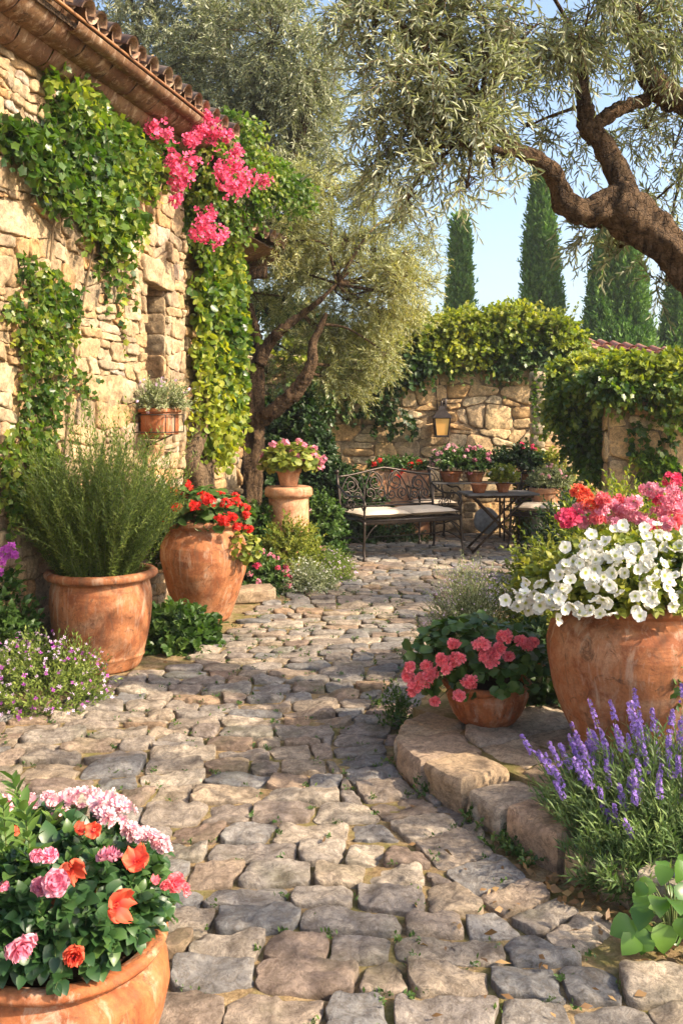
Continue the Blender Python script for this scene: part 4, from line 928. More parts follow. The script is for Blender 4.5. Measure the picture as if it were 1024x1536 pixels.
a = Acc(); inst(a, petu[0], wp[100:]+wn[100:]*.02, rdir(len(wp)-100), wn[100:], rg.uniform(.045, .062, len(wp)-100), flat=True); meta(a.build('more_flowers', M['white'], t), kind='stuff')
a = Acc(); s = Acc(); B_ = np.array([at(1000, 955, 3.56), at(1008, 950, 3.57), at(990, 955, 3.55), at(1015, 960, 3.57)]); sprigs(a, s, B_, np.array([[.1, -.1, -1]]*4)+rg.normal(size=(4, 3))*.15, .2, 12, ivy, .04, 1, 1, .1, .6); a.build('trailing_foliage', M['mid'], t)
# --- 5 the fluted bowl with coral-pink geraniums
c = np.array([.655, 4.22, .130])
t = thing('potted_geranium', 'coral pink geraniums in a low fluted terracotta bowl on the step edge', 'potted plant', c)
pot(t, 'bowl', .187, .185, M['terra2'], c, 5, 120, 26, .05, (.03, .125))
cc = c+[-.04, 0, .25]
P, N = shell(680, cc, (.32, .25, .20), -.42); a = Acc(); inst(a, geran, P, nrm(rdir(len(P))*[1, 1, .4]), nrm(N+[0, -.2, .45]+rdir(len(P))*.45), rg.uniform(.035, .058, len(P)))
P2, N2 = shell(420, cc, (.22, .2, .15), -.1); inst(a, geran, P2, nrm(rdir(len(P2))*[1, 1, .4]), nrm(N2+[0, -.1, .5]), .06)
a.build('foliage', M['mid'], t)
pts = [(612, 1013, .02), (622, 1030, .024), (615, 1000, .02), (637, 1018, .03), (648, 1010, .024), (668, 997, .032), (662, 990, .024), (685, 988, .026), (640, 998, .02), (681, 966, .016), (722, 968, .034), (728, 985, .022), (742, 980, .024), (757, 956, .03), (782, 962, .024), (790, 968, .022), (800, 963, .018), (703, 1024, .026), (689, 1044, .014), (763, 985, .014), (652, 1052, .012), (620, 1036, .022), (748, 973, .02), (736, 993, .022)]
C_ = [at(px, py, 4.16-.22*math.sqrt(max(0, 1-((px-715)/130)**2))) for px, py, _ in pts]
for x, (px, py, r_) in zip(C_, pts): head_flowers(t, 'flower_head', [x], [nrm(x-cc+np.array([0, -.15, .15]))], r_*1.02, M['cpink'], flo5, 24, .034, .7)
a = Acc(); stems(a, np.array([[cc+(x-cc)*.3, cc+(x-cc)*.7, x] for x in C_]), .003, .002); a.build('flower_stem', M['stem'], t)
# --- 6 pedestal jar + pot on it
c = np.array([(433-512)/1400*9.05, 9.05, 0.])
t = thing('terracotta_jar', 'upturned rimmed terracotta jar serving as a pedestal beside the olive trunk', 'jar', c); pot(t, 'pedestal', .208, .825, M['terra3'], c, 6, 64, soil=False)
t = thing('potted_geranium', 'pink geraniums in a small clay pot standing on the terracotta pedestal jar', 'potted plant', c+[0, 0, .825]); c6 = c+[0, -.02, .827]
pot(t, 'cone', .125, .17, M['terra3'], c6, 7, 40)
cc = c6+[.03, 0, .24]; P, N = shell(520, cc, (.27, .24, .17), -.45); a = Acc(); inst(a, geran, P, nrm(rdir(len(P))*[1, 1, .4]), nrm(N+[0, -.2, .5]+rdir(len(P))*.3), rg.uniform(.05, .075, len(P))); inst(a, geran, cc+(P-cc)*.7, nrm(rdir(len(P))*[1, 1, .4]), nrm(N+[0, 0, .5]), .05)
a.build('foliage', M['yg'], t)
pts = [(395, 685), (410, 667), (428, 663), (448, 662), (456, 668), (438, 678), (462, 682), (470, 673), (476, 690), (482, 694), (480, 702), (472, 698), (485, 688), (455, 690), (446, 684), (430, 680), (472, 684)]
C_ = [at(px, py, 8.9+rg.uniform(-.08, .1)) for px, py in pts]; head_flowers(t, 'flower_head', C_, [nrm(x-cc+np.array([0, -.1, .1])) for x in C_], .034, M['pink'], flo_lo, 18, .034)
# --- 7 clay box hung below the window
c = on_wall(240, 652, .16)
t = thing('hanging_planter', 'square clay planter with pale bushy flowers hung on the wall below the window', 'planter', c)
a = Acc(); rot = math.atan2(WD[1], WD[0])
for k, (sx, sy, z0, z1) in enumerate(((.27, .19, 0, .165), (.30, .22, .165, .20))): box(a, c+[0, 0, (z0+z1)/2+.0], (sx, sy, z1-z0), rot, .008)
a.build('pot', M['terra2'], t)
a = Acc()
for z in (.02, .15): tube(a, [c+WD*x+WN*y+UP*z for x, y in ((-.16, -.14), (-.16, .12), (.16, .12), (.16, -.14))], .005, 6)
for x in (-.16, .16, 0): tube(a, [c+WD*x+WN*.12+UP*.15, c+WD*x+WN*.12+UP*.02], .004, 6)
tube(a, [c+WD*.0-WN*.14+UP*-.1, c+WN*.1+UP*-.0], .006, 6); a.build('bracket', M['iron'], t)
bush(t, c+[0.0, 0, .27], (.23, .2, .15), 260, .16, 12, lance_lo, .032, M['silver'], .4, 'stem', .4, -.5)
head_flowers(t, 'blossom', [c+[0, 0, .27]+d*[.24, .22, .16] for d in rdir(16, .5)], rdir(16, 1), .012, M['lilac'], flo_lo, 6, .018)

# ---------------------------------------------------------------- iron furniture
def spiral(c2, r0, turns, a0, n=22, sgn=1):
    t_ = np.linspace(0, 1, n); r = r0*(1-.82*t_); a = a0+sgn*turns*2*math.pi*t_; return [(c2[0]+r_*math.cos(x), c2[1]+r_*math.sin(x)) for r_, x in zip(r, a)]
def iron_seat(name, label, cat, P0, ang, W, Dp, seat_h, back_h, cush=1, peak=.07, group=None):
    """local axes: X along the back, Y towards the front, Z up"""
    t = thing(name, label, cat, P0, group); ca, sa = math.cos(ang), math.sin(ang)
    def L(x, y, z): return np.array([P0[0]+ca*x+sa*y, P0[1]+sa*x-ca*y, z])
    h = W/2; bk = lambda z: -Dp/2-.10*max(0, (z-seat_h)/(back_h-seat_h))   # back leans backwards
    a = Acc(); xs_ = np.linspace(-h, h, 25)
    top = lambda x: back_h-.03+peak*math.cos(x/h*math.pi/2)**1.3*1.0-.02*abs(math.sin(x/h*math.pi))
    tube(a, [L(x, bk(top(x)), top(x)) for x in xs_], .0135, 8, cap=True)
    tube(a, [L(x, bk(seat_h+.08), seat_h+.085) for x in (-h, 0, h)], .010, 8); tube(a, [L(x, bk(seat_h+.11), seat_h+.115) for x in (-h, 0, h)], .006, 6)
    # posts with ball tops
    for x in (-h, h):
        tube(a, [L(x, bk(z), z) for z in np.linspace(seat_h-.02, back_h, 5)], [.014, .014, .014, .015, .017], 8)
        lathe(a, [(.001, back_h-.01), (.02, back_h), (.027, back_h+.02), (.02, back_h+.04), (.001, back_h+.05)], L(x, bk(back_h), 0), 10)
    a.build('back_frame', M['iron'], t)
    sc_ = Acc()
    z0, z1 = seat_h+.13, back_h-.03; mid = (z0+z1)/2; hh = (z1-z0)
    def curve(pts, r=.0085): tube(sc_, [L(x, bk(z), z) for x, z in pts], r, 6)
    nsec = max(1, round(W/.30)); w_ = W/nsec
    for i in range(nsec):
        xc = -h+(i+.5)*w_; sg = -1 if xc < 0 else 1; ht = (top(xc)-z0); r1 = min(w_*.40, ht*.30)
        curve(spiral((xc-sg*w_*.06, z0+ht*.62), r1, 1.6, math.pi/2, 30, sg)); curve(spiral((xc+sg*w_*.2, z0+ht*.25), r1*.7, 1.5, -math.pi/2, 26, -sg)); curve(spiral((xc-sg*w_*.28, z0+ht*.22), r1*.55, 1.4, math.pi, 22, sg))
        curve(catmull([(xc-w_*.5, z0, 0), (xc-w_*.36, z0+ht*.5, 0), (xc, z0+ht*.95, 0), (xc+w_*.36, z0+ht*.5, 0), (xc+w_*.5, z0, 0)], 5)[:, :2])
        curve([(xc+math.cos(q)*r1*.55+sg*w_*.02, z0+ht*.30+math.sin(q)*r1*.75) for q in np.linspace(0, 2*math.pi, 18)], .005)
        curve(catmull([(xc-w_*.5, z0+ht*.9, 0), (xc-w_*.44, z0+ht*.5, 0), (xc-w_*.5, z0+.01, 0)], 5)[:, :2], .005)
    sc_.build('scrollwork', M['iron'], t)
    f = Acc()
    for y in (-Dp/2, Dp/2): tube(f, [L(-h, y, seat_h-.015), L(h, y, seat_h-.015)], .015, 8)
    for x in (-h, h): tube(f, [L(x, -Dp/2, seat_h-.015), L(x, Dp/2, seat_h-.015)], .015, 8)
    for x in np.linspace(-h, h, max(4, int(W/.06)))[1:-1]: tube(f, [L(x, -Dp/2, seat_h-.01), L(x, Dp/2, seat_h-.01)], .006, 5)
    V = [L(x, y, z) for x, y in ((-h, Dp/2+.004), (h, Dp/2+.004)) for z in (seat_h-.055, seat_h-.005)]; 
    box(f, L(0, Dp/2, seat_h-.03), (W, .018, .045), ang, .003); f.build('seat_frame', M['iron'], t)
    for x in (-h, h):
        for y in (-Dp/2, Dp/2):
            g = Acc(); k = 1 if y > 0 else -1; ex = .012*(1 if x > 0 else -1)
            tube(g, [L(x, y, seat_h-.02), L(x+ex*.3, y+k*.005, seat_h*.7), L(x+ex, y+k*.01, seat_h*.3), L(x+ex*1.6, y+k*.04, .02)], [.016, .014, .013, .013], 8, 4)
            lathe(g, [(.001, .0), (.024, 0), (.027, .015), (.02, .035), (.013, .045)], L(x+ex*1.6, y+k*.04, 0), 10); g.build('leg', M['iron'], t)
    for x in (-h, h):
        g = Acc(); az_ = seat_h+.22
        P = catmull([L(x, bk(az_+.08), az_+.10), L(x, -Dp*.28, az_+.02), L(x, 0, az_-.0), L(x, Dp*.30, az_+.015), L(x, Dp*.47, az_-.02), L(x, Dp*.53, az_-.08), L(x, Dp*.48, az_-.12), L(x, Dp*.42, az_-.09), L(x, Dp*.45, az_-.06)], 6); tube(g, P, .0115, 8)
        tube(g, [L(x, Dp/2, seat_h), L(x, Dp*.50, seat_h+.08), L(x, Dp*.5, az_-.08)], .011, 8, 4)
        def yz(pts, r=.006): tube(g, [L(x, y, z) for y, z in pts], r, 6)
        yz(spiral((0, seat_h+.12), .07, 1.5, 0, 26)); yz(spiral((-Dp*.25, seat_h+.1), .055, 1.4, 1.5, 24, -1)); g.build('armrest', M['iron'], t)
    br = Acc(); tube(br, [L(-h, -Dp/2, .17), L(h, -Dp/2, .17)], .007, 6); 
    for x in (-h, h): tube(br, catmull([L(x, -Dp/2, .17), L(x, 0, .22), L(x, Dp/2, .17)], 5), .007, 6)
    for x in (-h, h):
        br_p = [L(x*(1-.25*q), Dp/2, seat_h-.06-.16*(1-q)**1.5) for q in np.linspace(0, 1, 8)]; tube(br, br_p, .006, 6)
    br.build('stretcher', M['iron'], t)
    for i in range(cush):
        w1 = (W-.03)/cush; x0 = -h+.015+w1*(i+.5); b = Acc(); g = np.linspace(-1, 1, 15); u, v = np.meshgrid(g, g, indexing='ij'); e = lambda q: np.sign(q)*np.abs(q)**.8
        for sg in (1, -1):
            th_ = .038*(1-np.abs(u)**6)*(1-np.abs(v)**6)+.002; P = np.stack([x0+u*(w1/2-.004), v*(Dp/2-.01)+.0, seat_h+.045+sg*th_+.006*noise(np.stack([u, v, u*0+i], -1), 2.5)], -1).reshape(-1, 3); Q = np.array([L(*p) for p in P])
            ii = np.arange(14)[:, None]*15; jj = np.arange(14)[None]; F = np.stack(np.broadcast_arrays(ii+jj, ii+15+jj, ii+16+jj, ii+jj+1), -1).reshape(-1, 4); b.add(Q, F if sg < 0 else F[:, ::-1], np.full((len(Q), 3), .5))
        b.build('cushion', M['cushion'], t)
    return t
iron_seat('garden_bench', 'black wrought iron bench with scrollwork back and two cream seat cushions', 'bench', np.array([.645, 10.14, 0]), math.atan2(.51, 1.035), 1.18, .55, .43, .875, 2, .085)
iron_seat('armchair', 'wrought iron armchair with cream cushion right of the folding table', 'chair', np.array([2.28, 10.75, 0]), R(-22), .56, .50, .42, .86, 1, .05)
iron_seat('armchair', 'second iron armchair mostly hidden behind the right end of the bench', 'chair', np.array([1.10, 11.35, 0]), R(20), .54, .46, .42, .88, 1, .05)
c = np.array([(746-512)/1400*10.35, 10.35, 0]); t = thing('folding_table', 'dark slatted folding table with crossed legs holding two small clay pots', 'table', c)
a = Acc(); TH = .665; rot = .12
for k in range(6): box(a, c+np.array([-math.sin(rot)*(k-2.5)*.085, math.cos(rot)*(k-2.5)*.085, TH-.012]), (.80, .079, .022), rot, .003)
a.build('table_top', M['slate'], t, smooth=False)
a = Acc(); box(a, c+[0, 0, TH-.038], (.74, .03, .026), rot); box(a, c+[0, .19, TH-.038], (.74, .03, .026), rot+.0); box(a, c+[0, -.19, TH-.038], (.74, .03, .026), rot); a.build('rail', M['wood'], t, smooth=False)
for y in (-.19, .19):
    for k in (-1, 1):
        a = Acc(); tube(a, [c+[k*-.31, y, .015], c+[k*.04, y, .37], c+[k*.30, y, TH-.03]], [.02, .017, .018], 6, flat=.7); a.build('leg', M['wood'], t)
a = Acc(); tube(a, [c+[-.3, -.19, .03], c+[-.3, .19, .03]], .012, 6); tube(a, [c+[.3, -.19, .03], c+[.3, .19, .03]], .012, 6); a.build('crossbar', M['wood'], t)
def small_pot(kind, label, c, R_, H, mat, fol, fr, fcol=None, nf=10, name='potted_plant', tm=ovate, ls=.04, nsh=90, seed=0, flr=.02, lift=.7):
    t = thing(name, label, 'potted plant', c); pot(t, kind, R_, H, mat, np.asarray(c, float), seed, 36)
    cc = np.asarray(c, float)+[0, 0, H+fr[2]*lift]
    bush(t, cc, fr, nsh, min(fr)*1.0, 9, tm, ls, fol, .9, 'stem', .4, -.45)
    if fcol is not None:
        d = rdir(nf, .5); d[:, 1] = -np.abs(d[:, 1]); d = nrm(d); head_flowers(t, 'flower_head', [cc+q*np.array(fr)*1.03 for q in d], d+[0, -.2, .3], flr, fcol, flo_lo, 14, flr*.95)
    return t
tz = TH+.001
small_pot('cone', 'small clay pot with pale green feathery plant on the folding table', at(754, 738, 10.32)*[1, 1, 0]+[0, 0, tz], .085, .095, M['terra2'], M['yg'], (.16, .14, .12), M['white'], 9, tm=lance_lo, ls=.04, nsh=150, flr=.015)
c = at(718, 738, 10.25)*[1, 1, 0]+[0, 0, tz]; t = thing('clay_bowl', 'empty shallow clay bowl on the left of the folding table', 'bowl', c); a = Acc(); lathe(a, pot_profile('bowl', .092, .10), c, 36, .003); a.build('bowl', M['terra2'], t); a = Acc(); lathe(a, [(.08, .085), (.04, .095), (.001, .098)], c, 24, .01); a.build('soil', m_plain('pale_grit', (.55, .4, .25), .9, .1), t)
# plant stand behind
c = np.array([1.95, 11.35, 0]); t = thing('plant_stand', 'long dark metal plant stand behind the table carrying flower pots', 'plant stand', c)
a = Acc(); box(a, c+[0, 0, .70], (1.75, .34, .02), 0, .003); a.build('shelf', M['slate'], t, smooth=False)
for x in (-.85, .85, 0):
    for y in (-.15, .15):
        a = Acc(); tube(a, [c+[x, y, 0], c+[x, y, .69]], .012, 6); a.build('leg', M['iron'], t)
def onst(px): return np.array([(px-512)/1400*11.3, 11.3, .711])
small_pot('cone', 'clay pot of white and pink blooms, leftmost on the plant stand', onst(676), .14, .13, M['terra2'], M['mid'], (.24, .2, .19), M['lpink'], 18, ls=.05, nsh=150, flr=.026, seed=1)
small_pot('cone', 'clay pot of pink blooms second from left on the plant stand, behind the bowl', onst(712), .12, .12, M['terra'], M['mid'], (.2, .18, .18), M['pink'], 14, ls=.05, nsh=130, flr=.03, seed=2)
small_pot('cone', 'dark clay pot with few magenta flowers on the plant stand behind the table', onst(789), .13, .13, M['terra'], M['dark'], (.2, .18, .2), M['mag'], 7, ls=.06, nsh=130, flr=.028, seed=3)
small_pot('cone', 'clay pot of leafy green sprigs in the middle of the plant stand', onst(750), .1, .11, M['terra'], M['dark'], (.17, .16, .17), None, 0, ls=.05, nsh=120, seed=4)
c = np.array([(818-512)/1400*11.0, 11.0, 0]); t = thing('stool', 'squat stone stool under the ribbed terracotta planter', 'stool', c); a = Acc(); box(a, c+[0, 0, .34], (.36, .32, .07), .1, .015); box(a, c+[0, 0, .155], (.28, .26, .30), .1, .01); a.build('stool_body', M['grey_stone'], t, smooth=False)
c = c+[0, 0, .376]; t = thing('potted_plant', 'large ribbed terracotta planter with grey green foliage behind the armchair', 'potted plant', c); pot(t, 'cone', .19, .29, M['terra3'], c, 8, 96, 34, .05, (.02, .22))
bush(t, c+[0.06, 0, .38], (.27, .2, .15), 240, .15, 12, lance_lo, .045, M['silver'], .35, 'stem', .4, -.4); head_flowers(t, 'flower_head', [c+np.array([.06, 0, .4])+q*[.25, .2, .16] for q in nrm(rdir(14, .8)*[1, 1, 1]-[0, .2, 0])], rdir(14, 1), .022, M['lpink'], flo_lo, 12, .02)
c = np.array([(590-512)/1400*11.5, 11.5, 0]); t = thing('flower_trough', 'pinkish clay trough with red flowers half hidden behind the bench back', 'planter', c); a = Acc(); box(a, c+[.05, 0, .42], (.75, .26, .84), 0, .02); a.build('trough', M['terra3'], t)
bush(t, c+[.05, -.0, .90], (.36, .18, .12), 120, .14, 9, ovate, .05, M['mid'], .9, 'stem'); head_flowers(t, 'flower_head', [c+[x, -.16, z] for x, z in ((-.25, .93), (-.18, .97), (-.02, .85), (.1, .84), (.05, .78), (.2, .92), (.3, .95))], [np.array([0, -.8, .5])]*7, .035, M['red'], flo_lo, 20, .03)
c = np.array([(729-512)/1400*11.75, 11.75, .19]); t = thing('millstone', 'round grey stone wheel leaning on the wall behind the table legs', 'millstone', c-[0, 0, .19]); a = Acc()
pr = [(.001, -.035), (.15, -.035), (.165, -.02), (.17, 0), (.165, .02), (.15, .035), (.001, .035)]; b = Acc(); lathe(b, pr, (0, 0, 0), 40, .01); V = np.concatenate(b.V); V = np.stack([V[:, 0], V[:, 2]+V[:, 1]*.18, V[:, 1]], 1)+c; a.add(V, b.F[4][0]); a.build('stone_wheel', M['grey_stone'], t)
# lantern
c = at(662, 640, 11.86); t = thing('wall_lantern', 'black wall lantern with glowing amber glass on the garden wall', 'lantern', c)
a = Acc(); r0, r1, hb = .10, .074, .23
cor = lambda r, z: [c+[sx*r, sy*r, z] for sx, sy in ((-1, -1), (1, -1), (1, 1), (-1, 1))]
lo, hi = cor(r1, -hb/2), cor(r0, hb/2)
for k in range(4):
    tube(a, [lo[k], hi[k]], .011, 6); tube(a, [lo[k], lo[(k+1) % 4]], .011, 6); tube(a, [hi[k], hi[(k+1) % 4]], .012, 6)
V = np.array(cor(.125, hb/2)+cor(.06, hb/2+.085)+cor(.045, hb/2+.10)+cor(.03, hb/2+.15)); F = [(4*j+k, 4*j+(k+1) % 4, 4*j+4+(k+1) % 4, 4*j+4+k) for j in range(3) for k in range(4)]+[(12, 13, 14, 15), (0, 3, 2, 1)]; a.add(V, np.array(F)); box(a, c+[0, 0, -hb/2-.01], (.17, .17, .018)); a.build('frame', M['iron'], t, smooth=False)
m, tt, out = nodes('amber_glass'); n_ = tex(tt, 'noise', 5, 2, .5); p = princ(tt, out, (.42, .2, .05), .35, .5); tt.links.new(ramp(tt, n_, [(.3, (.75, .33, .06)), (.6, (1., .62, .18))]), p.inputs['Emission Color']); p.inputs['Emission Strength'].default_value = .13; M['amber'] = m
V = np.array([x-(x-c)*[.06, .06, 0] for x in lo+hi]); a = Acc(); a.add(V, np.array([(0, 1, 5, 4), (1, 2, 6, 5), (2, 3, 7, 6), (3, 0, 4, 7), (3, 2, 1, 0)])); a.build('glass', M['amber'], t, smooth=False)
a = Acc(); tube(a, [c+[0, 0, hb/2+.13], c+[0, .0, hb/2+.20], c+[.03, .06, hb/2+.22], c+[.05, .14, hb/2+.18]], .016, 8, 4); box(a, c+[.05, .135, hb/2+.15], (.07, .03, .2), 0, .006); a.build('bracket', M['iron'], t)
a = Acc(); tube(a, [c+[-.04, .15, hb/2+.1], c+[-.06, .15, .6], c+[-.04, .15, 1.0]], .005, 6); a.build('cable', M['iron'], t)
# ---------------------------------------------------------------- shrubs and beds
def shrub(name, label, c, rad, n, L, nl, tm, size, mat, width=1., flowers=None, cat='shrub', zc=.0, droop=.1, up=.35, stem='stem', zmin=-.35, inner=True, jitter=.3, wob=.08, div=.9):
    c = np.asarray(c, float); t = thing(name, label, cat, c); cc = c+[0, 0, zc]
    bush(t, cc, rad, n, L, nl, tm, size, mat, width, stem, up, zmin, div, droop, jitter=jitter, wob=wob)
    if inner:
        r2 = np.array(rad)*.68; a = Acc(); P, N = shell(int(n*3), cc, r2, -.4); inst(a, tm, P, rdir(len(P)), nrm(N+[0, 0, .4]), size*1.1, width); a.build('inner_foliage', mat, t)
    if flowers:
        for (nf, fr, fm, ftm, nfl, fs_, front, fn) in flowers:
            d = nrm(rdir(nf, .35)); d[:, 1] = np.where(rg.random(nf) < front, -np.abs(d[:, 1]), d[:, 1]); d[:, 2] = np.abs(d[:, 2])
            P = cc+d*np.array(rad)*rg.uniform(.97, 1.08, (nf, 1))
            if nfl == 1:
                a = Acc(); inst(a, ftm, P, rdir(nf), nrm(d+[0, -.2, .4]), fr*rg.uniform(.7, 1.2, nf), flat=True); meta(a.build(fn, M[fm], t), kind='stuff')
            else: head_flowers(t, fn, P, d+[0, -.2, .3], fr, M[fm], ftm, nfl, fs_)
    return t
# left foreground bed
t = shrub('lilac_alyssum', 'mound of tiny lilac flowers spilling over paving at the left edge', (-1.62, 4.95, 0), (.40, .38, .34), 560, .22, 14, lance_lo, .034, M['rosem'], .35, [(260, .02, 'lilac', flo4, 1, 0, .7, 'blossoms'), (90, .024, 'violet', flo4, 1, 0, .7, 'violet_blossoms')], 'flowers')
t = shrub('lilac_alyssum', 'low grey green flowering mound in the corner at far left', (-2.0, 4.75, 0), (.34, .3, .34), 300, .2, 13, lance_lo, .03, M['silver'], .35, [(120, .02, 'lilac', flo4, 1, 0, .7, 'blossoms')], 'flowers')
t = shrub('leafy_shrub', 'shrub with purple flowers left of the rosemary pot', (-2.02, 5.35, 0), (.30, .3, .66), 330, .22, 11, ovate, .055, M['mid'], .8, [(7, .035, 'violet', flo_lo, 16, .03, 1., 'flower_head')])
for p in ((8, 828), (14, 822), (4, 840), (20, 832)): head_flowers(t, 'flower_head', [at(*p, 5.15)], [np.array([.2, -.8, .4])], .035, M['violet'], flo_lo, 22, .03)
t = shrub('ground_ivy', 'low glossy green ground cover between the two big terracotta pots', (-1.10, 6.15, 0), (.30, .26, .27), 230, .16, 7, geran, .06, M['mid'], 1., None, 'plant')
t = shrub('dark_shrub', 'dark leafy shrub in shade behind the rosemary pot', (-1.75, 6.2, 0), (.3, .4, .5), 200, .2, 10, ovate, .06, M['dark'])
t = shrub('flowering_shrub', 'white and pale pink flowers just behind the rosemary', at(245, 745, 7.2)*[1, 1, 0], (.17, .15, .5), 150, .2, 10, ovate, .04, M['mid'], .9, [(12, .025, 'white', flo_lo, 10, .03, 1, 'flower_head'), (6, .022, 'pink', flo_lo, 10, .025, 1, 'flower_head')], zc=.5)
if 0: a = Acc(); q = at(245, 745, 7.2)*[1, 1, 0]; stems(a, np.array([[q+[rg.uniform(-.05, .05), .02, 0], q+[rg.uniform(-.06, .06), 0, .5], q+[rg.uniform(-.1, .1), 0, .85]] for _ in range(14)]), .006, .003); a.build('woody_stem', M['twig'], t)
# bed in front of the pedestal
g = lambda px, Y: np.array([(px-512)/1400*Y, Y, 0])
shrub('verbena', 'pink verbena mound right of the red geranium jar', g(388, 8.0), (.27, .26, .36), 300, .2, 11, ovate, .045, M['mid'], .75, [(16, .026, 'pink', flo_lo, 12, .026, 1, 'flower_head'), (10, .026, 'mag', flo_lo, 12, .026, 1, 'flower_head')], 'flowers')
shrub('golden_shrub', 'yellow green bushy shrub in front of the pedestal jar', g(438, 8.55), (.36, .3, .56), 520, .24, 15, ovate, .034, M['yg'], .8, None, droop=.15)
shrub('santolina', 'silvery low mound with small white blooms at the paving edge', g(458, 8.05), (.28, .24, .27), 380, .18, 13, lance_lo, .03, M['silver'], .35, [(150, .018, 'white', flo4, 1, 0, .8, 'blossoms')], 'plant')
shrub('santolina', 'feathery pale green mound spilling beside the bench end', g(498, 8.6), (.23, .28, .27), 360, .18, 13, lance_lo, .03, M['rosem'], .35, [(90, .02, 'lilac', flo4, 1, 0, .8, 'blossoms')], 'plant')
shrub('leafy_shrub', 'glossy shrub left of the pedestal jar under the olive trunk', g(383, 9.0), (.26, .3, .66), 330, .22, 11, ovate, .055, M['mid'], .8, [(5, .03, 'cpink', flo_lo, 12, .03, 1, 'flower_head')])
shrub('leafy_shrub', 'bright leafy shrub between the pedestal jar and the bench', g(482, 9.7), (.26, .3, .68), 360, .22, 11, ovate, .06, M['mid'], .8, [(5, .03, 'lpink', flo_lo, 10, .03, 1, 'flower_head')])
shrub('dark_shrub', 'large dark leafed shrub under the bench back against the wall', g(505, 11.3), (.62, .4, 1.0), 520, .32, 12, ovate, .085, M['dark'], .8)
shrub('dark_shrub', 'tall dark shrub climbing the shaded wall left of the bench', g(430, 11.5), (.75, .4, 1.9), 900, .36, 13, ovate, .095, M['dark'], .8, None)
shrub('low_fern', 'low green plants under the bench along the wall foot', g(600, 11.2), (.34, .2, .28), 120, .2, 10, lance_lo, .06, M['dark'], .4, None, 'plant')
# right bed
shrub('catmint', 'grey lavender-like catmint leaning over the paving behind the bowl', g(705, 5.35), (.30, .28, .64), 900, .36, 15, lance_lo, .024, M['silver'], .35, [(420, .013, 'lilac', flo4, 1, 0, .8, 'blossoms')], 'plant', up=1.1, droop=-.0, jitter=.25)
shrub('sprout', 'small upright green sprout at the corner of the stone step', g(598, 4.55), (.09, .09, .24), 60, .16, 12, ovate, .026, M['mid'], .7, None, 'plant', up=1.2)
shrub('dark_shrub', 'dark leafy plant between the fluted bowl and the big pot', (.98, 4.62, .0), (.26, .22, .50), 300, .2, 10, ovate, .06, M['dark'], .8, [(4, .018, 'coral', flo_lo, 8, .02, 1, 'flower_head')])
shrub('golden_shrub', 'yellow green shrub behind the white petunias on the left', g(822, 5.4), (.36, .35, .76), 620, .26, 15, ovate, .036, M['yg'], .8, None, droop=.15)
t = shrub('phlox_shrub', 'wide shrub covered in pink and coral flowers behind the white petunias', g(945, 5.3), (.55, .35, 1.0), 620, .26, 12, ovate, .045, M['yg'], .75, None, 'flowers')
for (px, py) in [(860, 780), (872, 768), (888, 762), (900, 772), (915, 765), (930, 778), (940, 770), (850, 790), (870, 790), (955, 782), (985, 755), (1000, 760), (1010, 770), (990, 775), (975, 742), (1005, 745), (1018, 758), (965, 790), (980, 795), (1000, 792), (930, 760), (905, 755), (878, 752), (868, 742), (895, 785), (1020, 790), (845, 780), (920, 790), (1008, 725), (950, 760)]:
    x = at(px, py-6, 4.93+rg.uniform(-.05, .12)); mt = 'coral' if (px in (868, 878, 888)) else ('mag' if rg.random() < .25 else ('cpink' if rg.random() < .3 else 'pink')); head_flowers(t, 'flower_head', [x], [np.array([0, -.7, .6])], .048, M[mt], flo5, 26, .04, .7)
shrub('golden_shrub', 'tall yellow green shoots rising behind the pink flowering shrub', g(940, 6.4), (.75, .35, 1.06), 560, .4, 16, ovate, .045, M['vine_y'], .6, None, up=1.2, jitter=.2)
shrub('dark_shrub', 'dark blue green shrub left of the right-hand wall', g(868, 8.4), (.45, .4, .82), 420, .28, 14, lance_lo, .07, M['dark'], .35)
shrub('leafy_shrub', 'sunlit green bush below the pale pillar', g(818, 11.35), (.40, .3, 1.12), 420, .3, 12, ovate, .07, M['yg'], .8)
# lavender foreground right
def lavender(label, c, rx, ry, h, n, nsp):
    t = thing('lavender', label, 'lavender', c); c = np.asarray(c, float)
    th = rg.uniform(0, 6.28, n); rr = np.sqrt(rg.random(n)); B_ = c+np.stack([rr*rx*.5*np.cos(th), rr*ry*.5*np.sin(th), 0*rr], 1)
    D = nrm(np.stack([rr*.9*np.cos(th), rr*.9*np.sin(th), 1+0*rr], 1)+rg.normal(size=(n, 3))*.1); a = Acc(); s = Acc()
    sprigs(a, s, B_, D, h*(.80-.25*rr), 30, lance_lo, .05, .16, 1.0, .03, .5, .002, .05, .08); a.build('foliage', M['lavleaf'], t); s.build('stem', M['stem'], t)
    k = rg.integers(0, n, nsp); fs_ = Acc()
    for i, kk in enumerate(k):
        d = nrm(D[kk]+rg.normal(size=3)*.08+[0, 0, .25]); b = B_[kk]; L = h*rg.uniform(.72, 1.18)*(1-.2*rr[kk]); tip = b+d*L; hl = rg.uniform(.06, .11)
        stems(fs_, np.array([[b+d*L*.3, b+d*(L-hl), tip]]), .0016, .001)
        a = Acc(); m_ = 52; q = rg.random(m_); q = np.where(q < .15, q*.5, q); ph = rg.uniform(0, 6.28, m_); X = nrm(np.cross(d, [.3, .9, .1])); Z = np.cross(d, X); rad = (.009*(1-q*.55)); off = np.cos(ph)[:, None]*X+np.sin(ph)[:, None]*Z
        inst(a, flo_lo, tip-d*hl*(1-q)[:, None]+off*rad[:, None], rdir(m_), nrm(off+d*.5), rg.uniform(.009, .014, m_), flat=True)
        a.build('flower_spike', M['purple'], t)
    fs_.build('flower_stem', M['stem'], t)
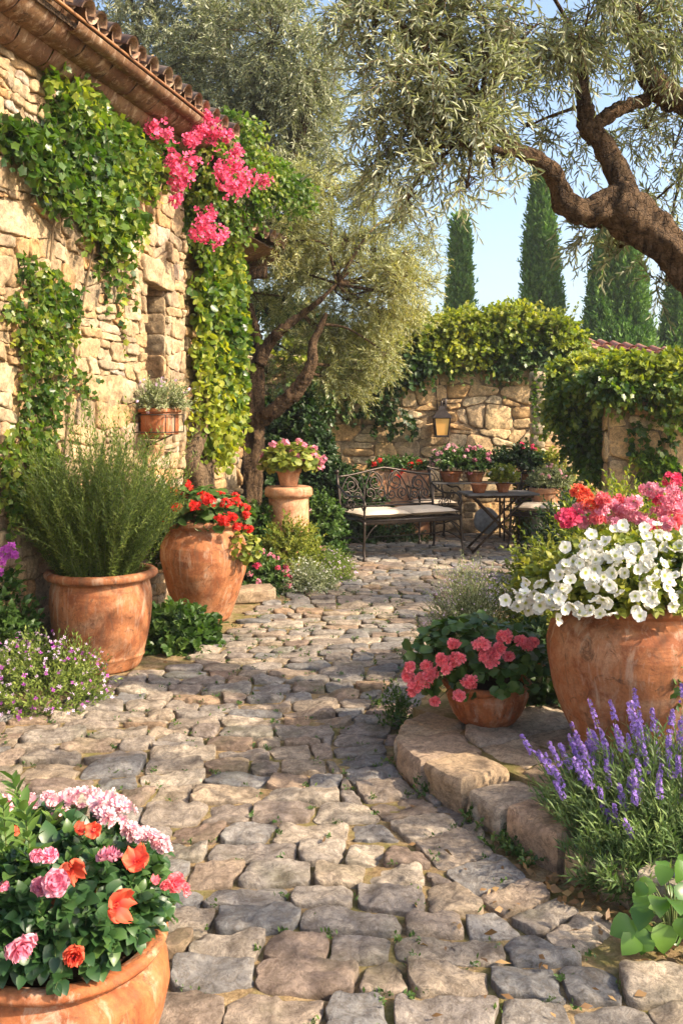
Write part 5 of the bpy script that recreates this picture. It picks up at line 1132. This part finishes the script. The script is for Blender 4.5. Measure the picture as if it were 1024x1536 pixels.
M['lavleaf'] = m_leaf('lavender_leaf', [(.06, .11, .04), (.12, .19, .06), (.22, .29, .10)], .25, .5, .3)
lavender('purple lavender clump at the right of the foreground beside the stone step', gnd(1015, 1285), .56, .42, .51, 780, 97)
lavender('low grey green lavender foliage at the soil edge above the broad leafed seedling', gnd(975, 1335), .34, .22, .28, 260, 8)
lavender('loose lavender sprigs leaning left in front of the stone step', gnd(935, 1275)+[0.02, -.02, 0], .26, .24, .40, 220, 60)
M['bleaf'] = m_leaf('broad_leaf', [(.05, .13, .02), (.09, .19, .028), (.14, .26, .04)], .35, .38, .5)
c = gnd(1010, 1425); t = thing('broadleaf_plant', 'bright green broad leafed seedling in the lower right corner', 'plant', c); a = Acc(); s = Acc()
for (px, py, sz, dx) in [(968, 1362, .075, -.8), (985, 1345, .07, .1), (950, 1385, .08, -1), (955, 1408, .07, -.9), (990, 1385, .085, -.2), (1003, 1405, .07, .5), (1010, 1330, .07, .3), (1020, 1290, .07, 0), (975, 1318, .06, -.6), (1000, 1300, .06, -.2), (1035, 1360, .09, .8), (965, 1340, .06, -.9), (1015, 1375, .08, .4), (992, 1425, .07, -.1), (1030, 1420, .08, .6), (1005, 1350, .08, .2), (978, 1405, .07, -.5)]:
    
  for _k in range(2):
    x = at(px, py, 2.62+rg.uniform(-.1, .12))+rg.normal(size=3)*.018*_k; d = nrm(np.array([dx, -.5, -.35])+rg.normal(size=3)*.3); inst(a, broad, x[None], d[None], np.array([[dx*.2, -.55, .85]])+rg.normal(size=(1, 3))*.2, [sz*(.9-.2*_k)]); a.build('leaf', M['bleaf'], t); a = Acc(); stems(s, np.array([[c, (c+x)/2+[0, 0, .04], x]]), .0025, .002)
s.build('stem', M['stem'], t)
a = Acc(); s = Acc(); B_ = gnd(960, 1200, .0)+np.zeros((8, 3))+rg.normal(size=(8, 3))*[.1, .04, 0]; sprigs(a, s, B_, np.array([[.5, -.1, 1.2]])+rg.normal(size=(8, 3))*.2, .5, 24, lance_lo, .06, .2, 1, .2); t = thing('fennel_sprig', 'loose green sprigs in front of the big pot above the lavender', 'plant', B_[0]); a.build('foliage', M['mid'], t); s.build('stem', M['stem'], t)
# little weeds along the foot of the step
t = thing('step_weeds', 'small weeds sprouting along the foot of the stone step', 'weeds', gnd(760, 1290)); a = Acc(); s = Acc()
B_ = np.array([gnd(px, py)+[rg.normal()*.02, rg.normal()*.02, 0] for px, py in [(640, 1190), (660, 1200), (700, 1240), (745, 1275), (755, 1270), (765, 1280), (775, 1285), (790, 1300), (640, 1195), (560, 1060), (575, 1090), (600, 1150), (750, 1262)] for _ in range(6)]); sprigs(a, s, B_, rdir(len(B_), 1.2), .07, 6, ovate, .022, .9, 1); a.build('foliage', M['mid'], t); s.build('stem', M['stem'], t); t['kind'] = 'stuff'

# ---------------------------------------------------------------- climbers
def climber(t, blobs, frame_pts, mat, tm, size, L=.3, nl=8, dens=1., N0=None, droop=.5, thick=.16, name='foliage', stemmat='twig', hang=.5, width=1.):
    """blobs: (centre, radius_u, radius_z, count) on a wall with normal N0"""
    a = Acc(); s = Acc(); U = nrm(np.cross(UP, N0))
    for (c, ru, rz, n) in blobs:
        n = int(n*dens); th = rg.uniform(0, 6.28, n); r = np.sqrt(rg.random(n)); edge = 1+.35*noise(np.stack([np.cos(th)*2, np.sin(th)*2, np.full(n, c[0]*3)], -1), 1.3, 8)
        P = c+U*(np.cos(th)*r*ru*edge)[:, None]+UP*(np.sin(th)*r*rz*edge)[:, None]+N0*(rg.uniform(.01, thick, n)*(1.15-r*.8))[:, None]
        D = nrm(N0*.5+U*rg.normal(size=(n, 1))*.8+UP*(rg.normal(size=(n, 1))*.5-hang))
        cl = np.clip(.5+.6*noise(P, 3., 31)+rg.normal(size=n)*.12, 0, 1)
        sprigs(a, s, P-D*L*.4, D, L, nl, tm, size, width, .9, droop, .3, .002, .1, clump=cl)
    o = a.build(name, mat, t); s.build('stem', M[stemmat], t); return o
def strands(t, starts, ends, mat, tm, size, nl, name='hanging_foliage', r=.003, stemmat='twig', spread=.05, N0=None, width=1.):
    a = Acc(); s = Acc()
    for A_, B_ in zip(starts, ends):
        n = 3; P = A_+rg.normal(size=(n, 3))*spread*.4; D = (B_+rg.normal(size=(n, 3))*spread)-P; sprigs(a, s, P, D, np.linalg.norm(D, axis=1), nl, tm, size, width, 1.2, 0, .3, r, .05, .02)
    a.build(name, mat, t); s.build(name.replace('foliage', 'stem'), M[stemmat], t)
W = lambda px, py, d=.02: on_wall(px, py, d)
def wblob(px, py, rx, ry, n): # radii in photo pixels
    c = W(px, py); k = c[1]/1400; return (c, rx*k*1.9, ry*k, n)
t = thing('climbing_ivy', 'big mass of green ivy on the house wall below the tiled eave', 'climbing plant', W(150, 300))
climber(t, [wblob(95, 140, 32, 55, 60), wblob(125, 180, 40, 60, 110), wblob(165, 215, 55, 50, 130), wblob(120, 240, 55, 50, 130), wblob(85, 270, 45, 30, 70), wblob(30, 205, 30, 22, 40), wblob(60, 230, 30, 28, 45), wblob(150, 290, 45, 40, 90), wblob(150, 335, 28, 30, 50), wblob(200, 230, 35, 40, 80), wblob(225, 215, 25, 30, 45), wblob(175, 330, 20, 25, 28), wblob(10, 200, 20, 18, 24)], None, M['ivy'], ivy, .068, .2, 7, 1.15, WN, .5, .17)
strands(t, [W(170, 340, .06), W(165, 350, .06), W(185, 330, .06), W(175, 370, .05), W(205, 320, .05)], [W(165, 470, .04), W(150, 430, .04), W(190, 440, .04), W(180, 500, .04), W(225, 345, .04)], M['ivy'], ivy, .06, 14, N0=WN)
a = Acc()
for pts in ([(90, 700), (70, 500), (85, 300), (110, 130)], [(95, 690), (120, 480), (150, 330), (180, 220)]): tube(a, [W(x, y, .03) for x, y in pts], .007, 6, 6)
a.build('main_stem', M['twig'], t)
t = thing('trailing_vine', 'thin sparse vine trailing up the left edge of the house wall', 'climbing plant', W(50, 800))
climber(t, [wblob(55, 410, 28, 25, 34), wblob(75, 440, 32, 28, 40), wblob(40, 470, 28, 28, 32), wblob(90, 480, 22, 26, 24), wblob(50, 520, 25, 30, 26), wblob(75, 530, 22, 24, 20), wblob(60, 590, 26, 28, 24), wblob(45, 640, 30, 30, 34), wblob(25, 690, 28, 30, 34), wblob(60, 690, 22, 24, 20), wblob(15, 740, 22, 30, 30), wblob(120, 570, 10, 16, 6)], None, M['ivy'], ivy, .052, .18, 6, 1., WN, .4, .09)
strands(t, [W(60, 430, .05), W(85, 460, .05), W(40, 480, .05), W(35, 700, .06)], [W(55, 620, .04), W(90, 600, .04), W(35, 660, .04), W(20, 820, .08)], M['ivy'], ivy, .048, 22, N0=WN)
# vine column round the house corner
t = thing('corner_vine', 'yellow green vine column hanging down at the house corner', 'climbing plant', wb(.5, 0, .1))
WB = lambda px, py, d=.08: (lambda O: (lambda u: np.array([*(O+WD*u)[:2], 1.5-(py-625)/1400*(O+WD*u)[1]]))(((px-512)/1400*O[1]-O[0])/(WD[0]-(px-512)/1400*WD[1])))(B0+WN*d)
def bb(px, py, rx, ry, n): c = WB(px, py); k = c[1]/1400; return (c, rx*k*2.0, ry*k, n)
climber(t, [bb(320, 385, 40, 30, 90), bb(318, 430, 42, 32, 110), bb(322, 480, 42, 34, 110), bb(320, 540, 40, 40, 60), bb(325, 600, 36, 30, 30)], None, M['ivy'], heart, .072, .22, 8, 1.2, WN, .6, .26, 'shade_tinted_foliage')  # darker leaf colour stands in for the shade on this part
climber(t, [bb(335, 420, 30, 40, 24), bb(330, 480, 36, 40, 50), bb(320, 535, 42, 34, 100), bb(325, 580, 40, 32, 100), bb(318, 625, 34, 26, 60), bb(312, 660, 20, 20, 24)], None, M['vine_y'], heart, .068, .22, 8, 1.1, WN, .6, .24)  # sunlit lower part, its light put into the yellower leaf colour
strands(t, [WB(340, 600, .2), WB(310, 600, .2), WB(300, 560, .2), WB(352, 560, .2)], [WB(338, 690, .16), WB(300, 690, .16), WB(285, 650, .16), WB(365, 650, .2)], M['vine_y'], heart, .06, 12)
a = Acc(); tube(a, [WB(300, 800, .14)*[1, 1, 0], WB(298, 735, .16), WB(286, 690, .15), WB(300, 650, .13), WB(305, 560, .1), WB(318, 430, .08)], [.13, .10, .085, .06, .05, .03], 14, 6, rough=.35); tube(a, [WB(318, 800, .2)*[1, 1, 0], WB(312, 720, .16), WB(318, 670, .12), WB(330, 600, .1)], [.09, .07, .055, .03], 12, 6, rough=.35); a.build('trunk', M['bark_g'], t)
# bougainvillea
t = thing('bougainvillea', 'bright pink bougainvillea spilling over the end of the house roof', 'climbing plant', wl(0, 3.4, .2))
Bp = lambda px, py, Y: at(px, py, Y)
a = Acc(); s = Acc()
for (px, py, Y, r, n) in [(300, 230, 7.9, .22, 90), (340, 240, 8.2, .26, 120), (380, 260, 8.6, .28, 130), (425, 285, 8.9, .24, 90), (350, 300, 8.4, .26, 120), (300, 300, 8., .2, 80), (290, 350, 8., .16, 50), (330, 340, 8.3, .2, 80), (250, 230, 7.5, .16, 50), (360, 200, 8.3, .2, 60), (320, 260, 8.0, .2, 60)]:
    P, N = shell(int(n*1.1), Bp(px, py, Y), (r, r, r*.9), -.8); D = nrm(N+[0, 0, -.2]+rdir(len(P))*.5); sprigs(a, s, P-D*.14, D, .24, 8, ovate, .06, .95, .9, .35, .5, .0025, .1, clump=np.clip(.5+.6*noise(P, 3., 3), 0, 1))
M['bleafs'] = m_leaf('bougainvillea_leaf', [(.035, .08, .012), (.08, .15, .02), (.15, .21, .03), (.28, .28, .04)], .4, .45, .4)
a.build('foliage', M['bleafs'], t); s.build('stem', M['twig'], t)
for (px, py, r) in [(232, 192, 16), (248, 205, 12), (262, 238, 20), (270, 262, 22), (258, 250, 14), (290, 240, 12), (312, 188, 20), (322, 200, 14), (300, 192, 12), (292, 208, 12), (335, 250, 24), (352, 262, 22), (340, 278, 22), (360, 280, 16), (350, 244, 14), (372, 268, 14), (397, 271, 13), (312, 322, 17), (305, 338, 16), (298, 350, 12), (318, 358, 14), (332, 350, 10), (268, 278, 11), (282, 208, 8), (354, 225, 9), (342, 203, 8), (262, 300, 9), (310, 180, 10)]:
    Y = 6.85+.62*(px-232)/100; c = Bp(px, py, min(Y, 8.1)); a = Acc(); k = r*1.08*c[1]/1400; m_ = int(12+r*1.0); d = rdir(m_)
    P = c+d*k*rg.uniform(.3, 1.1, (m_, 1))*[1, .7, 1]; inst(a, petals_t(3, .5, .3, .22, .0, .03, 3), P, rdir(m_), nrm(d+[.2, -.6, .2]), rg.uniform(.04, .062, m_), flat=True, clump=np.full(m_, rg.random())); a.build('flower_cluster', M['boug'], t)
strands(t, [np.array([2.42, 11.46, 2.02])], [np.array([2.40, 11.46, 1.2])], M['ivy'], ivy, .05, 16) if 0 else None
# garden wall ivy
t = thing('wall_ivy', 'thick ivy hedge crowning the lantern wall with top shoots tinted sunlit yellow green', 'climbing plant', (1.0, 11.9, 0))
a = Acc(); s = Acc(); a2 = Acc()
for (px, py, rx, ry, n) in [(500, 600, 60, 45, 150), (560, 560, 55, 40, 150), (600, 530, 50, 45, 150), (640, 540, 50, 30, 130), (680, 520, 50, 40, 170), (730, 520, 50, 38, 180), (780, 525, 50, 42, 180), (835, 522, 45, 32, 130), (700, 490, 45, 26, 110), (760, 485, 50, 30, 130), (820, 495, 40, 26, 100), (640, 500, 35, 28, 90), (590, 490, 40, 26, 90), (550, 520, 40, 30, 90), (760, 560, 30, 20, 40), (540, 590, 30, 30, 50), (460, 570, 60, 50, 120), (610, 575, 25, 20, 30), (665, 555, 30, 15, 30)]:
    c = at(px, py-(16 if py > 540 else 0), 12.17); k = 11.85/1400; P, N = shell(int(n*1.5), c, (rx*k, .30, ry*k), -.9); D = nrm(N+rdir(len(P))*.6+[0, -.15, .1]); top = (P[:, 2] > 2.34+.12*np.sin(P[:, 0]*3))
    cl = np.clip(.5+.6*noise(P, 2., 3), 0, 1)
    for m_, ac in ((~top, a), (top, a2)): sprigs(ac, s, (P-D*.2)[m_], D[m_], .34, 11, ivy, .075, 1., .9, .3, .6, .003, .1, clump=cl[m_])  # shoots above the top line get a yellower leaf, painting in sunlight
a.build('foliage', m_leaf('hedge_ivy_leaf', [(.025, .06, .015), (.055, .11, .03), (.11, .17, .05), (.2, .24, .07)], .3, .4, .5), t); a2.build('sunlit_top_foliage', M['vine_y'], t); s.build('stem', M['twig'], t)
P = np.array([[rg.uniform(.6, 2.9), 11.9+rg.uniform(-.2, .3), 2.55] for _ in range(70)]); a = Acc(); s = Acc(); sprigs(a, s, P, rdir(70, 1.6), .45, 12, ivy, .06, 1, .9, .1); a.build('shoot_foliage', M['yg'], t); s.build('shoot', M['twig'], t)
strands(t, [np.array([2.40, 11.5, 2.1]), np.array([2.47, 11.5, 2.1]), np.array([2.36, 11.5, 2.0])], [np.array([2.37, 11.46, 1.2]), np.array([2.50, 11.46, 1.3]), np.array([2.42, 11.46, 1.55])], M['ivy'], ivy, .06, 16)
t = thing('wall_creeper', 'small patch of creeper on the lantern wall left of the lantern', 'climbing plant', at(605, 650, 11.98)); far = lambda px, py, d=.05: at(px, py, 12.0-d)
fb_ = lambda px, py, rx, ry, n: (far(px, py), rx*12/1400, ry*12/1400, n)
climber(t, [fb_(580, 600, 18, 26, 22), fb_(585, 635, 10, 20, 10), fb_(608, 625, 10, 10, 6), fb_(618, 640, 8, 10, 6), fb_(560, 615, 20, 30, 26)], None, M['dark'], ivy, .07, .2, 6, 1., np.array([0, -1., 0]), .4, .08)
t = thing('right_wall_vine', 'sunlit yellow green vine draped over the right-hand stone wall', 'climbing plant', (3.2, 9.3, 0)); a = Acc(); s = Acc(); a2 = Acc()
for (px, py, rx, ry, n) in [(880, 570, 45, 35, 150), (860, 610, 40, 45, 130), (880, 650, 30, 45, 110), (920, 570, 45, 28, 130), (970, 575, 45, 32, 150), (1020, 570, 45, 40, 150), (900, 545, 40, 18, 70), (950, 550, 45, 18, 80), (1005, 550, 45, 22, 90), (850, 600, 22, 30, 50), (890, 690, 22, 35, 60), (1000, 610, 30, 22, 60), (1080, 580, 60, 50, 120), (850, 560, 30, 20, 50)]:
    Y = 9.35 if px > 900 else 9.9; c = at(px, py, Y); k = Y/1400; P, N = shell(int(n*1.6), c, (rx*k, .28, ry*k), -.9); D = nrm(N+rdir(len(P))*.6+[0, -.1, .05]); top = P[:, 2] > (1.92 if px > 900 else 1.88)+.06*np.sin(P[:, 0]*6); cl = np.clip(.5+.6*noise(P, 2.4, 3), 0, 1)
    for m_, ac in ((~top, a), (top, a2)): sprigs(ac, s, (P-D*.16)[m_], D[m_], .26, 8, ivy, .075, 1., .9, .3, .6, .003, .1, clump=cl[m_])  # sunlight on the vine top is coloured in with the yellower leaf
a.build('foliage', M['ivy'], t); a2.build('sunlit_top_foliage', M['vine_y'], t); s.build('stem', M['twig'], t)
t = thing('wall_creeper', 'dark creeper sprawling on the face of the right-hand wall', 'climbing plant', (3.2, 9.3, 0)); rwp = lambda px, py: at(px, py, 9.3)
climber(t, [(rwp(960, 670), .1, .12, 14), (rwp(985, 690), .16, .14, 40), (rwp(1005, 720), .16, .16, 50), (rwp(975, 730), .14, .14, 34), (rwp(950, 640), .05, .05, 4), (rwp(1000, 650), .06, .08, 6)], None, M['ivy'], ivy, .07, .2, 6, 1., np.array([-.12, -.99, 0]), .3, .1)

# ---------------------------------------------------------------- trees
def limb(a, pts, r, sides=12, rough=.22, n=7): tube(a, pts, r, sides, n, rough=rough)
def olive(label, limbs, blobs, twig_mat, leafmat, L, nl, size, width, tm, dens=1., hang=.25, thin=.010, droop=.25, trunk_name='trunk', wood='bark'):
    """limbs: list of (points, radii); blobs: (centre, radii, shoots)"""
    base = np.array(limbs[0][0][0]); t = thing('olive_tree', label, 'tree', base*[1, 1, 0]); a = Acc(); allp = []
    for i, (p, r) in enumerate(limbs):
        b = Acc(); limb(b, p, r, 40 if i == 0 else 18, .30, 14); b.build('trunk' if i == 0 else 'limb', M[wood], t); q = catmull(p, 6); allp.append(q)
    allp = np.concatenate(allp); lf = Acc(); tw = Acc(); br = Acc()
    for (c, rad, n) in blobs:
        c = np.asarray(c, float); rad = np.broadcast_to(np.asarray(rad, float), (3,)); n = int(n*dens)
        j = np.argmin(np.linalg.norm(allp-c, axis=1)); A_ = allp[j]; dist = np.linalg.norm(c-A_)
        mid = (A_+c)/2+rg.normal(size=3)*dist*.12+[0, 0, dist*.08]; r0 = min(.010+.010*dist, .035 if thin > .012 else .020)*thin/.010; tube(br, [A_, mid, c], [r0, r0*.75, r0*.45], 6, 5)
        ns = max(6, n//14); d = rdir(ns); sub = c+d*rad*rg.uniform(.35, .85, (ns, 1)); 
        Q = np.stack([c+(sub-c)*f+np.array([0, 0, .05])*math.sin(f*3.1)+rg.normal(size=(ns, 3))*.02*(0 < f < 1) for f in (0, .35, .7, 1)], 1); stems(br, Q, r0*.4, r0*.16, 4)
        k = rg.integers(0, ns, n); P = sub[k]+rg.normal(size=(n, 3))*rad*.22; inside = np.linalg.norm((P-c)/rad, axis=1); P = c+(P-c)*np.minimum(1, 1.05/np.maximum(inside, .01))[:, None]
        D = nrm((P-c)/rad*.8+rdir(n)*.7+[0, 0, -hang]); cl = np.clip(.5+.55*noise(P, 1.4, 77)+rg.normal(size=n)*.15, 0, 1)
        sprigs(lf, tw, P-D*L*.3, D, L, nl, tm, size, width, .75, droop, .5, (.0022 if thin < .009 else .0018*thin/.010), .1, .05, clump=cl)
    br.build('branch', M[wood], t); tw.build('twig', M['twig'], t); lf.build('crown', M[leafmat], t); return t
# T1, the olive beside the pedestal
Y1 = 9.75; p1 = lambda px, py, dy=0.: at(px, py, Y1+dy)
tr = [([p1(373, 838)*[1, 1, 0], p1(374, 760), p1(376, 700), p1(377, 650, .02), p1(378, 615, .02)], [.14, .125, .115, .12, .10]),
      ([p1(377, 640), p1(382, 595), p1(384, 555, .05), p1(388, 520, .05), p1(378, 470, .1), p1(360, 420, .2)], [.095, .085, .07, .05, .035, .02]),
      ([p1(380, 640), p1(400, 622, -.1), p1(432, 598, -.2), p1(455, 570, -.25), p1(466, 545, -.3), p1(470, 515, -.3), p1(490, 470, -.3)], [.08, .078, .07, .062, .055, .04, .02]),
      ([p1(388, 545), p1(400, 520, 0), p1(425, 492, -.1), p1(448, 475, -.1), p1(480, 450, -.2), p1(505, 425, -.2)], [.06, .055, .045, .035, .025, .015])]
bl = []
for (px, py, r, n) in [(390, 400, 55, 110), (440, 360, 60, 130), (480, 400, 60, 140), (520, 360, 60, 140), (560, 390, 60, 150), (600, 420, 50, 120), (520, 450, 55, 140), (570, 470, 55, 140), (610, 380, 45, 90), (620, 470, 32, 60), (480, 500, 45, 100), (530, 520, 45, 110), (580, 530, 40, 90), (430, 440, 50, 100), (560, 300, 50, 110), (600, 330, 45, 90), (500, 290, 60, 120), (440, 290, 60, 120), (630, 430, 25, 36), (520, 570, 35, 60), (480, 560, 32, 50), (400, 560, 26, 26), (410, 330, 60, 110), (560, 560, 30, 44), (440, 530, 30, 36), (400, 470, 36, 50), (350, 520, 26, 20)]:
    Y = Y1+(rg.uniform(-.4, .4) if py < 430 else rg.uniform(-.15, .7)); bl.append((at(px, py, Y), (r*Y/1400*1.15,)*2+(r*Y/1400,), n))
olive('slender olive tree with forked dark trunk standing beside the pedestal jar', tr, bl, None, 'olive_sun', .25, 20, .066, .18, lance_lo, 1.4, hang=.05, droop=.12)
# T2, the big olive behind the house
Y2 = 14.0; p2 = lambda px, py, dy=0.: at(px, py, Y2+dy)
tr = [([p2(330, 775)*[1, 1, 0], p2(335, 650), p2(330, 540), p2(320, 430)], [.25, .22, .2, .17]), ([p2(320, 440), p2(380, 340, -.4), p2(440, 230, -.6), p2(470, 120, -.6)], [.15, .12, .08, .04]), ([p2(320, 440), p2(270, 300), p2(230, 150), p2(200, 50)], [.15, .12, .08, .04]), ([p2(330, 500), p2(360, 350, .5), p2(350, 200, .6), p2(330, 60, .6)], [.13, .11, .07, .04])]
bl = []
for (px, py, r, n) in [(170, 30, 80, 150), (250, 60, 90, 200), (330, 40, 95, 220), (410, 60, 95, 220), (465, 110, 70, 150), (230, 140, 80, 130), (310, 150, 90, 200), (390, 170, 90, 220), (460, 200, 75, 170), (430, 260, 75, 150), (360, 260, 80, 200), (280, 90, 90, 160), (420, 130, 80, 160), (340, 200, 80, 140), (150, -60, 90, 110), (250, -70, 100, 150), (350, -70, 100, 150), (440, -40, 90, 140), (400, 350, 60, 90), (460, 340, 55, 90), (450, 420, 50, 70), (340, 350, 60, 60), (520, -30, 40, 30)]:
    Y = Y2+rg.uniform(-1.2, .6); bl.append((at(px, py, Y), (r*Y/1400*1.1,)*2+(r*Y/1400,), n))
olive('tall grey green olive tree towering behind the stone house roof', tr, bl, None, 'olive', .38, 22, .095, .22, lance_lo, 1.75, thin=.014)
# T3, the near olive leaning in from the right
p3 = lambda px, py, Y=4.1: at(px, py, Y)
tr = [([np.array([2.75, 4.35, -.05]), np.array([2.45, 4.25, .8]), p3(1180, 520, 4.2), p3(1090, 450, 4.15), p3(1020, 385), p3(965, 335), p3(912, 300, 4.05)], [.22, .17, .14, .118, .098, .092, .082]),
      ([p3(925, 305, 4.05), p3(880, 318, 4.), p3(850, 300, 4.), p3(832, 262, 3.95), p3(800, 235, 3.9), p3(755, 208, 3.8), p3(722, 155, 3.7)], [.07, .052, .05, .038, .032, .024, .013]),
      ([p3(940, 310, 4.08), p3(930, 270, 4.15), p3(905, 215, 4.2), p3(882, 185, 4.2), p3(872, 120, 4.25), p3(850, 30, 4.3)], [.07, .055, .045, .040, .030, .018]),
      ([p3(888, 190, 4.2), p3(925, 165, 4.25), p3(965, 150, 4.3), p3(985, 135, 4.3)], [.03, .03, .028, .03]),
      ([p3(1200, 250, 4.4), p3(1090, 180, 4.35), p3(1020, 150, 4.3), p3(980, 120, 4.3), p3(955, 60, 4.3), p3(940, -60, 4.3)], [.08, .07, .06, .05, .04, .03]),
      ([p3(1180, 520, 4.2), p3(1215, 400, 4.35), p3(1200, 250, 4.4)], [.12, .1, .09]),
      ([p3(800, 235, 3.9), p3(750, 225, 3.7), p3(690, 215, 3.6)], [.02, .014, .008])]
bl = []
for (px, py, r, n, Y) in [(520, 10, 50, 36, 3.9), (560, 60, 70, 90, 3.8), (640, 50, 80, 110, 3.7), (720, 40, 80, 120, 3.7), (800, 50, 80, 120, 3.7), (880, 40, 80, 110, 3.8), (960, 30, 80, 100, 4.), (1020, 60, 70, 90, 4.), (590, 140, 65, 84, 3.7), (570, 215, 50, 50, 3.7), (640, 150, 70, 100, 3.6), (700, 140, 70, 100, 3.6), (770, 120, 60, 60, 4.2), (840, 100, 60, 60, 4.5), (790, 200, 50, 30, 4.4), (620, 230, 60, 70, 3.6), (680, 215, 55, 50, 3.6), (740, 280, 35, 14, 3.7), (650, 280, 40, 22, 3.6), (700, 310, 30, 9, 3.6), (970, 220, 60, 50, 4.6), (1010, 250, 60, 50, 4.7), (980, 330, 50, 36, 4.8), (1000, 380, 45, 26, 4.8), (900, 370, 35, 22, 4.2), (880, 240, 40, 16, 4.6), (930, 400, 26, 14, 4.2), (560, 280, 30, 16, 3.7), (1030, 170, 50, 50, 4.4), (540, -40, 80, 50, 3.8), (680, -60, 90, 60, 3.7), (820, -60, 90, 60, 3.8), (960, -60, 90, 60, 4.), (1000, 450, 26, 10, 4.2), (610, 330, 25, 10, 3.6)]:
    bl.append((at(px, py-(28 if py > 200 else 10), Y), (r*Y/1400*1.1, r*Y/1400*1.3, r*Y/1400*.85), n*.62))
off = [((2.6, 4.4, 3.9), (.5, .5, .3), 50), ((3.9, 2.1, 2.7), (.5, .28, .3), 55), ((4.6, 1.8, 2.8), (.4, .2, .2), 40), ((4.2, 2.9, 2.9), (.4, .22, .25), 50), ((3.5, 3.6, 3.0), (.4, .25, .25), 50), ((3.5, 1.4, 2.5), (.4, .22, .22), 60), ((2.8, 1.5, 2.4), (.3, .2, .2), 40), ((3.1, 2.4, 3.0), (.5, .22, .25), 60)]  # unseen crown clumps, added where their shadows dapple the foreground
bl += off
olive('near olive tree with gnarled trunk leaning in from the right edge', tr, bl, None, 'olive', .23, 18, .055, .17, lance, 1.05, hang=.15, thin=.007, droop=.3)
# unseen olive added out on the right, crown shaped to shade the court
tr = [([np.array([6.6, 6.4, -.05]), np.array([6.4, 6.3, .9]), np.array([6.1, 6.1, 1.9])], [.26, .2, .17]), ([np.array([6.1, 6.1, 1.8]), np.array([5.6, 5.8, 2.6]), np.array([5.0, 5.6, 3.2])], [.13, .1, .05]), ([np.array([6.1, 6.1, 1.8]), np.array([6.6, 6.8, 2.8]), np.array([6.6, 7.6, 3.6])], [.13, .1, .05])]
bl = [((5.1, 6.1, 3.4), (.9, .45, .45), 210), ((4.2, 6.15, 3.3), (.6, .4, .35), 120), ((6.0, 6.2, 3.6), (.8, .45, .45), 130), ((5.5, 9.6, 3.5), (.8, .5, .4), 110), ((6.0, 8.2, 3.9), (.5, .4, .3), 50)]
olive('unseen olive tree added beyond the right edge to shade the court', tr, bl, None, 'olive', .4, 16, .11, .25, lance_lo, 1.)
def cypress(label, px, top, wpx, Y, n):
    X = (px-512)/1400*Y; H = 1.5+(625-top)/1400*Y; r = wpx/2*Y/1400; t = thing('cypress', label, 'tree', (X, Y, 0), 'cypresses behind the garden wall')
    a = Acc(); z = rg.random(n)**.8*(H-.6)+.5; f = z/H; prof = r*np.minimum(1, (1-f)**.78*1.3)*np.where(f < .15, .7+2*f, 1); th = rg.uniform(0, 6.28, n)
    lum = 1+.16*np.sin(th*3+z*.9)+.22*noise(np.stack([np.cos(th)*1.5, np.sin(th)*1.5, z*.7], -1), 1.5, int(px)); rr = prof*lum*rg.uniform(.62, 1.02, n)
    P = np.stack([X+rr*np.cos(th), Y+rr*np.sin(th), z], -1); D = nrm(np.stack([np.cos(th)*.35, np.sin(th)*.35, 1+0*th], -1)+rdir(n)*.25)
    s = Acc(); sprigs(a, s, P, D, .45*(Y/26), 7, lance_lo, .17*(Y/26), .42, .6, 0, .2, .006, .05, clump=np.clip(.5+.5*noise(P, 2., 8)+rg.normal(size=n)*.15, 0, 1)); a.build('crown', M['cyp'], t)
    b = Acc(); tube(b, [(X, Y, 0), (X, Y, H*.5), (X, Y, H*.93)], [.18, .12, .03], 8); b.build('trunk', M['bark'], t)
cypress('slim cypress on the left of the row, behind the ivy wall', 690, 335, 42, 25, 3000)
cypress('tallest narrow cypress in the middle, its top behind olive leaves', 812, 262, 68, 24, 5200)
cypress('broad dark cypress right of the tallest one above the tiled roof', 925, 300, 118, 23, 8000)
cypress('cypress half cut off by the right edge of the photo', 1018, 400, 62, 25, 3600)
# background masses beyond the walls
def hedge(label, c, rad, n, mat, size=.14, L=.5): return shrub('hedge', label, c, rad, n, L, 10, ovate, size, M[mat], .8, None, 'hedge', inner=False, zmin=-.1)
hedge('dark hedge behind the garden wall left of the slim cypress', (-.9, 13.6, 0), (1.7, .6, 3.3), 1500, 'dark', .12)
hedge('green hedge behind the lantern wall', (1.6, 13.6, 0), (1.9, .6, 2.75), 1100, 'ivy', .11)
def wood_mass():
    a = Acc()
    for i in range(70):
        X = rg.uniform(-60, 70); Y = rg.uniform(55, 85); h = rg.uniform(3.5, 7.0); P, N = shell(260, (X, Y, h*.45), (rg.uniform(3, 6), 3, h*.55), -.9); inst(a, ovate, P, nrm(N+rdir(len(P))*.6), nrm(N+rdir(len(P))*.4), rg.uniform(.8, 1.5, len(P)), 1.)
    o = a.build('distant_trees', M['far']); meta(o, 'pale distant treeline on the horizon behind the cypresses', 'trees', kind='stuff')
wood_mass()
# haze: even thin air over the whole garden
hz = Acc(); box(hz, (0, 180, 6.5), (512, 452, 15.0)); m, t_, out_ = nodes('air'); pv_ = nd(t_, 'ShaderNodeVolumePrincipled'); pv_.inputs['Color'].default_value = (.93, .95, 1, 1); pv_.inputs['Density'].default_value = .0011; pv_.inputs['Anisotropy'].default_value = .3
t_.links.new(pv_.outputs[0], out_.inputs['Volume']); ho = hz.build('haze', m, smooth=False); meta(ho, kind='stuff');
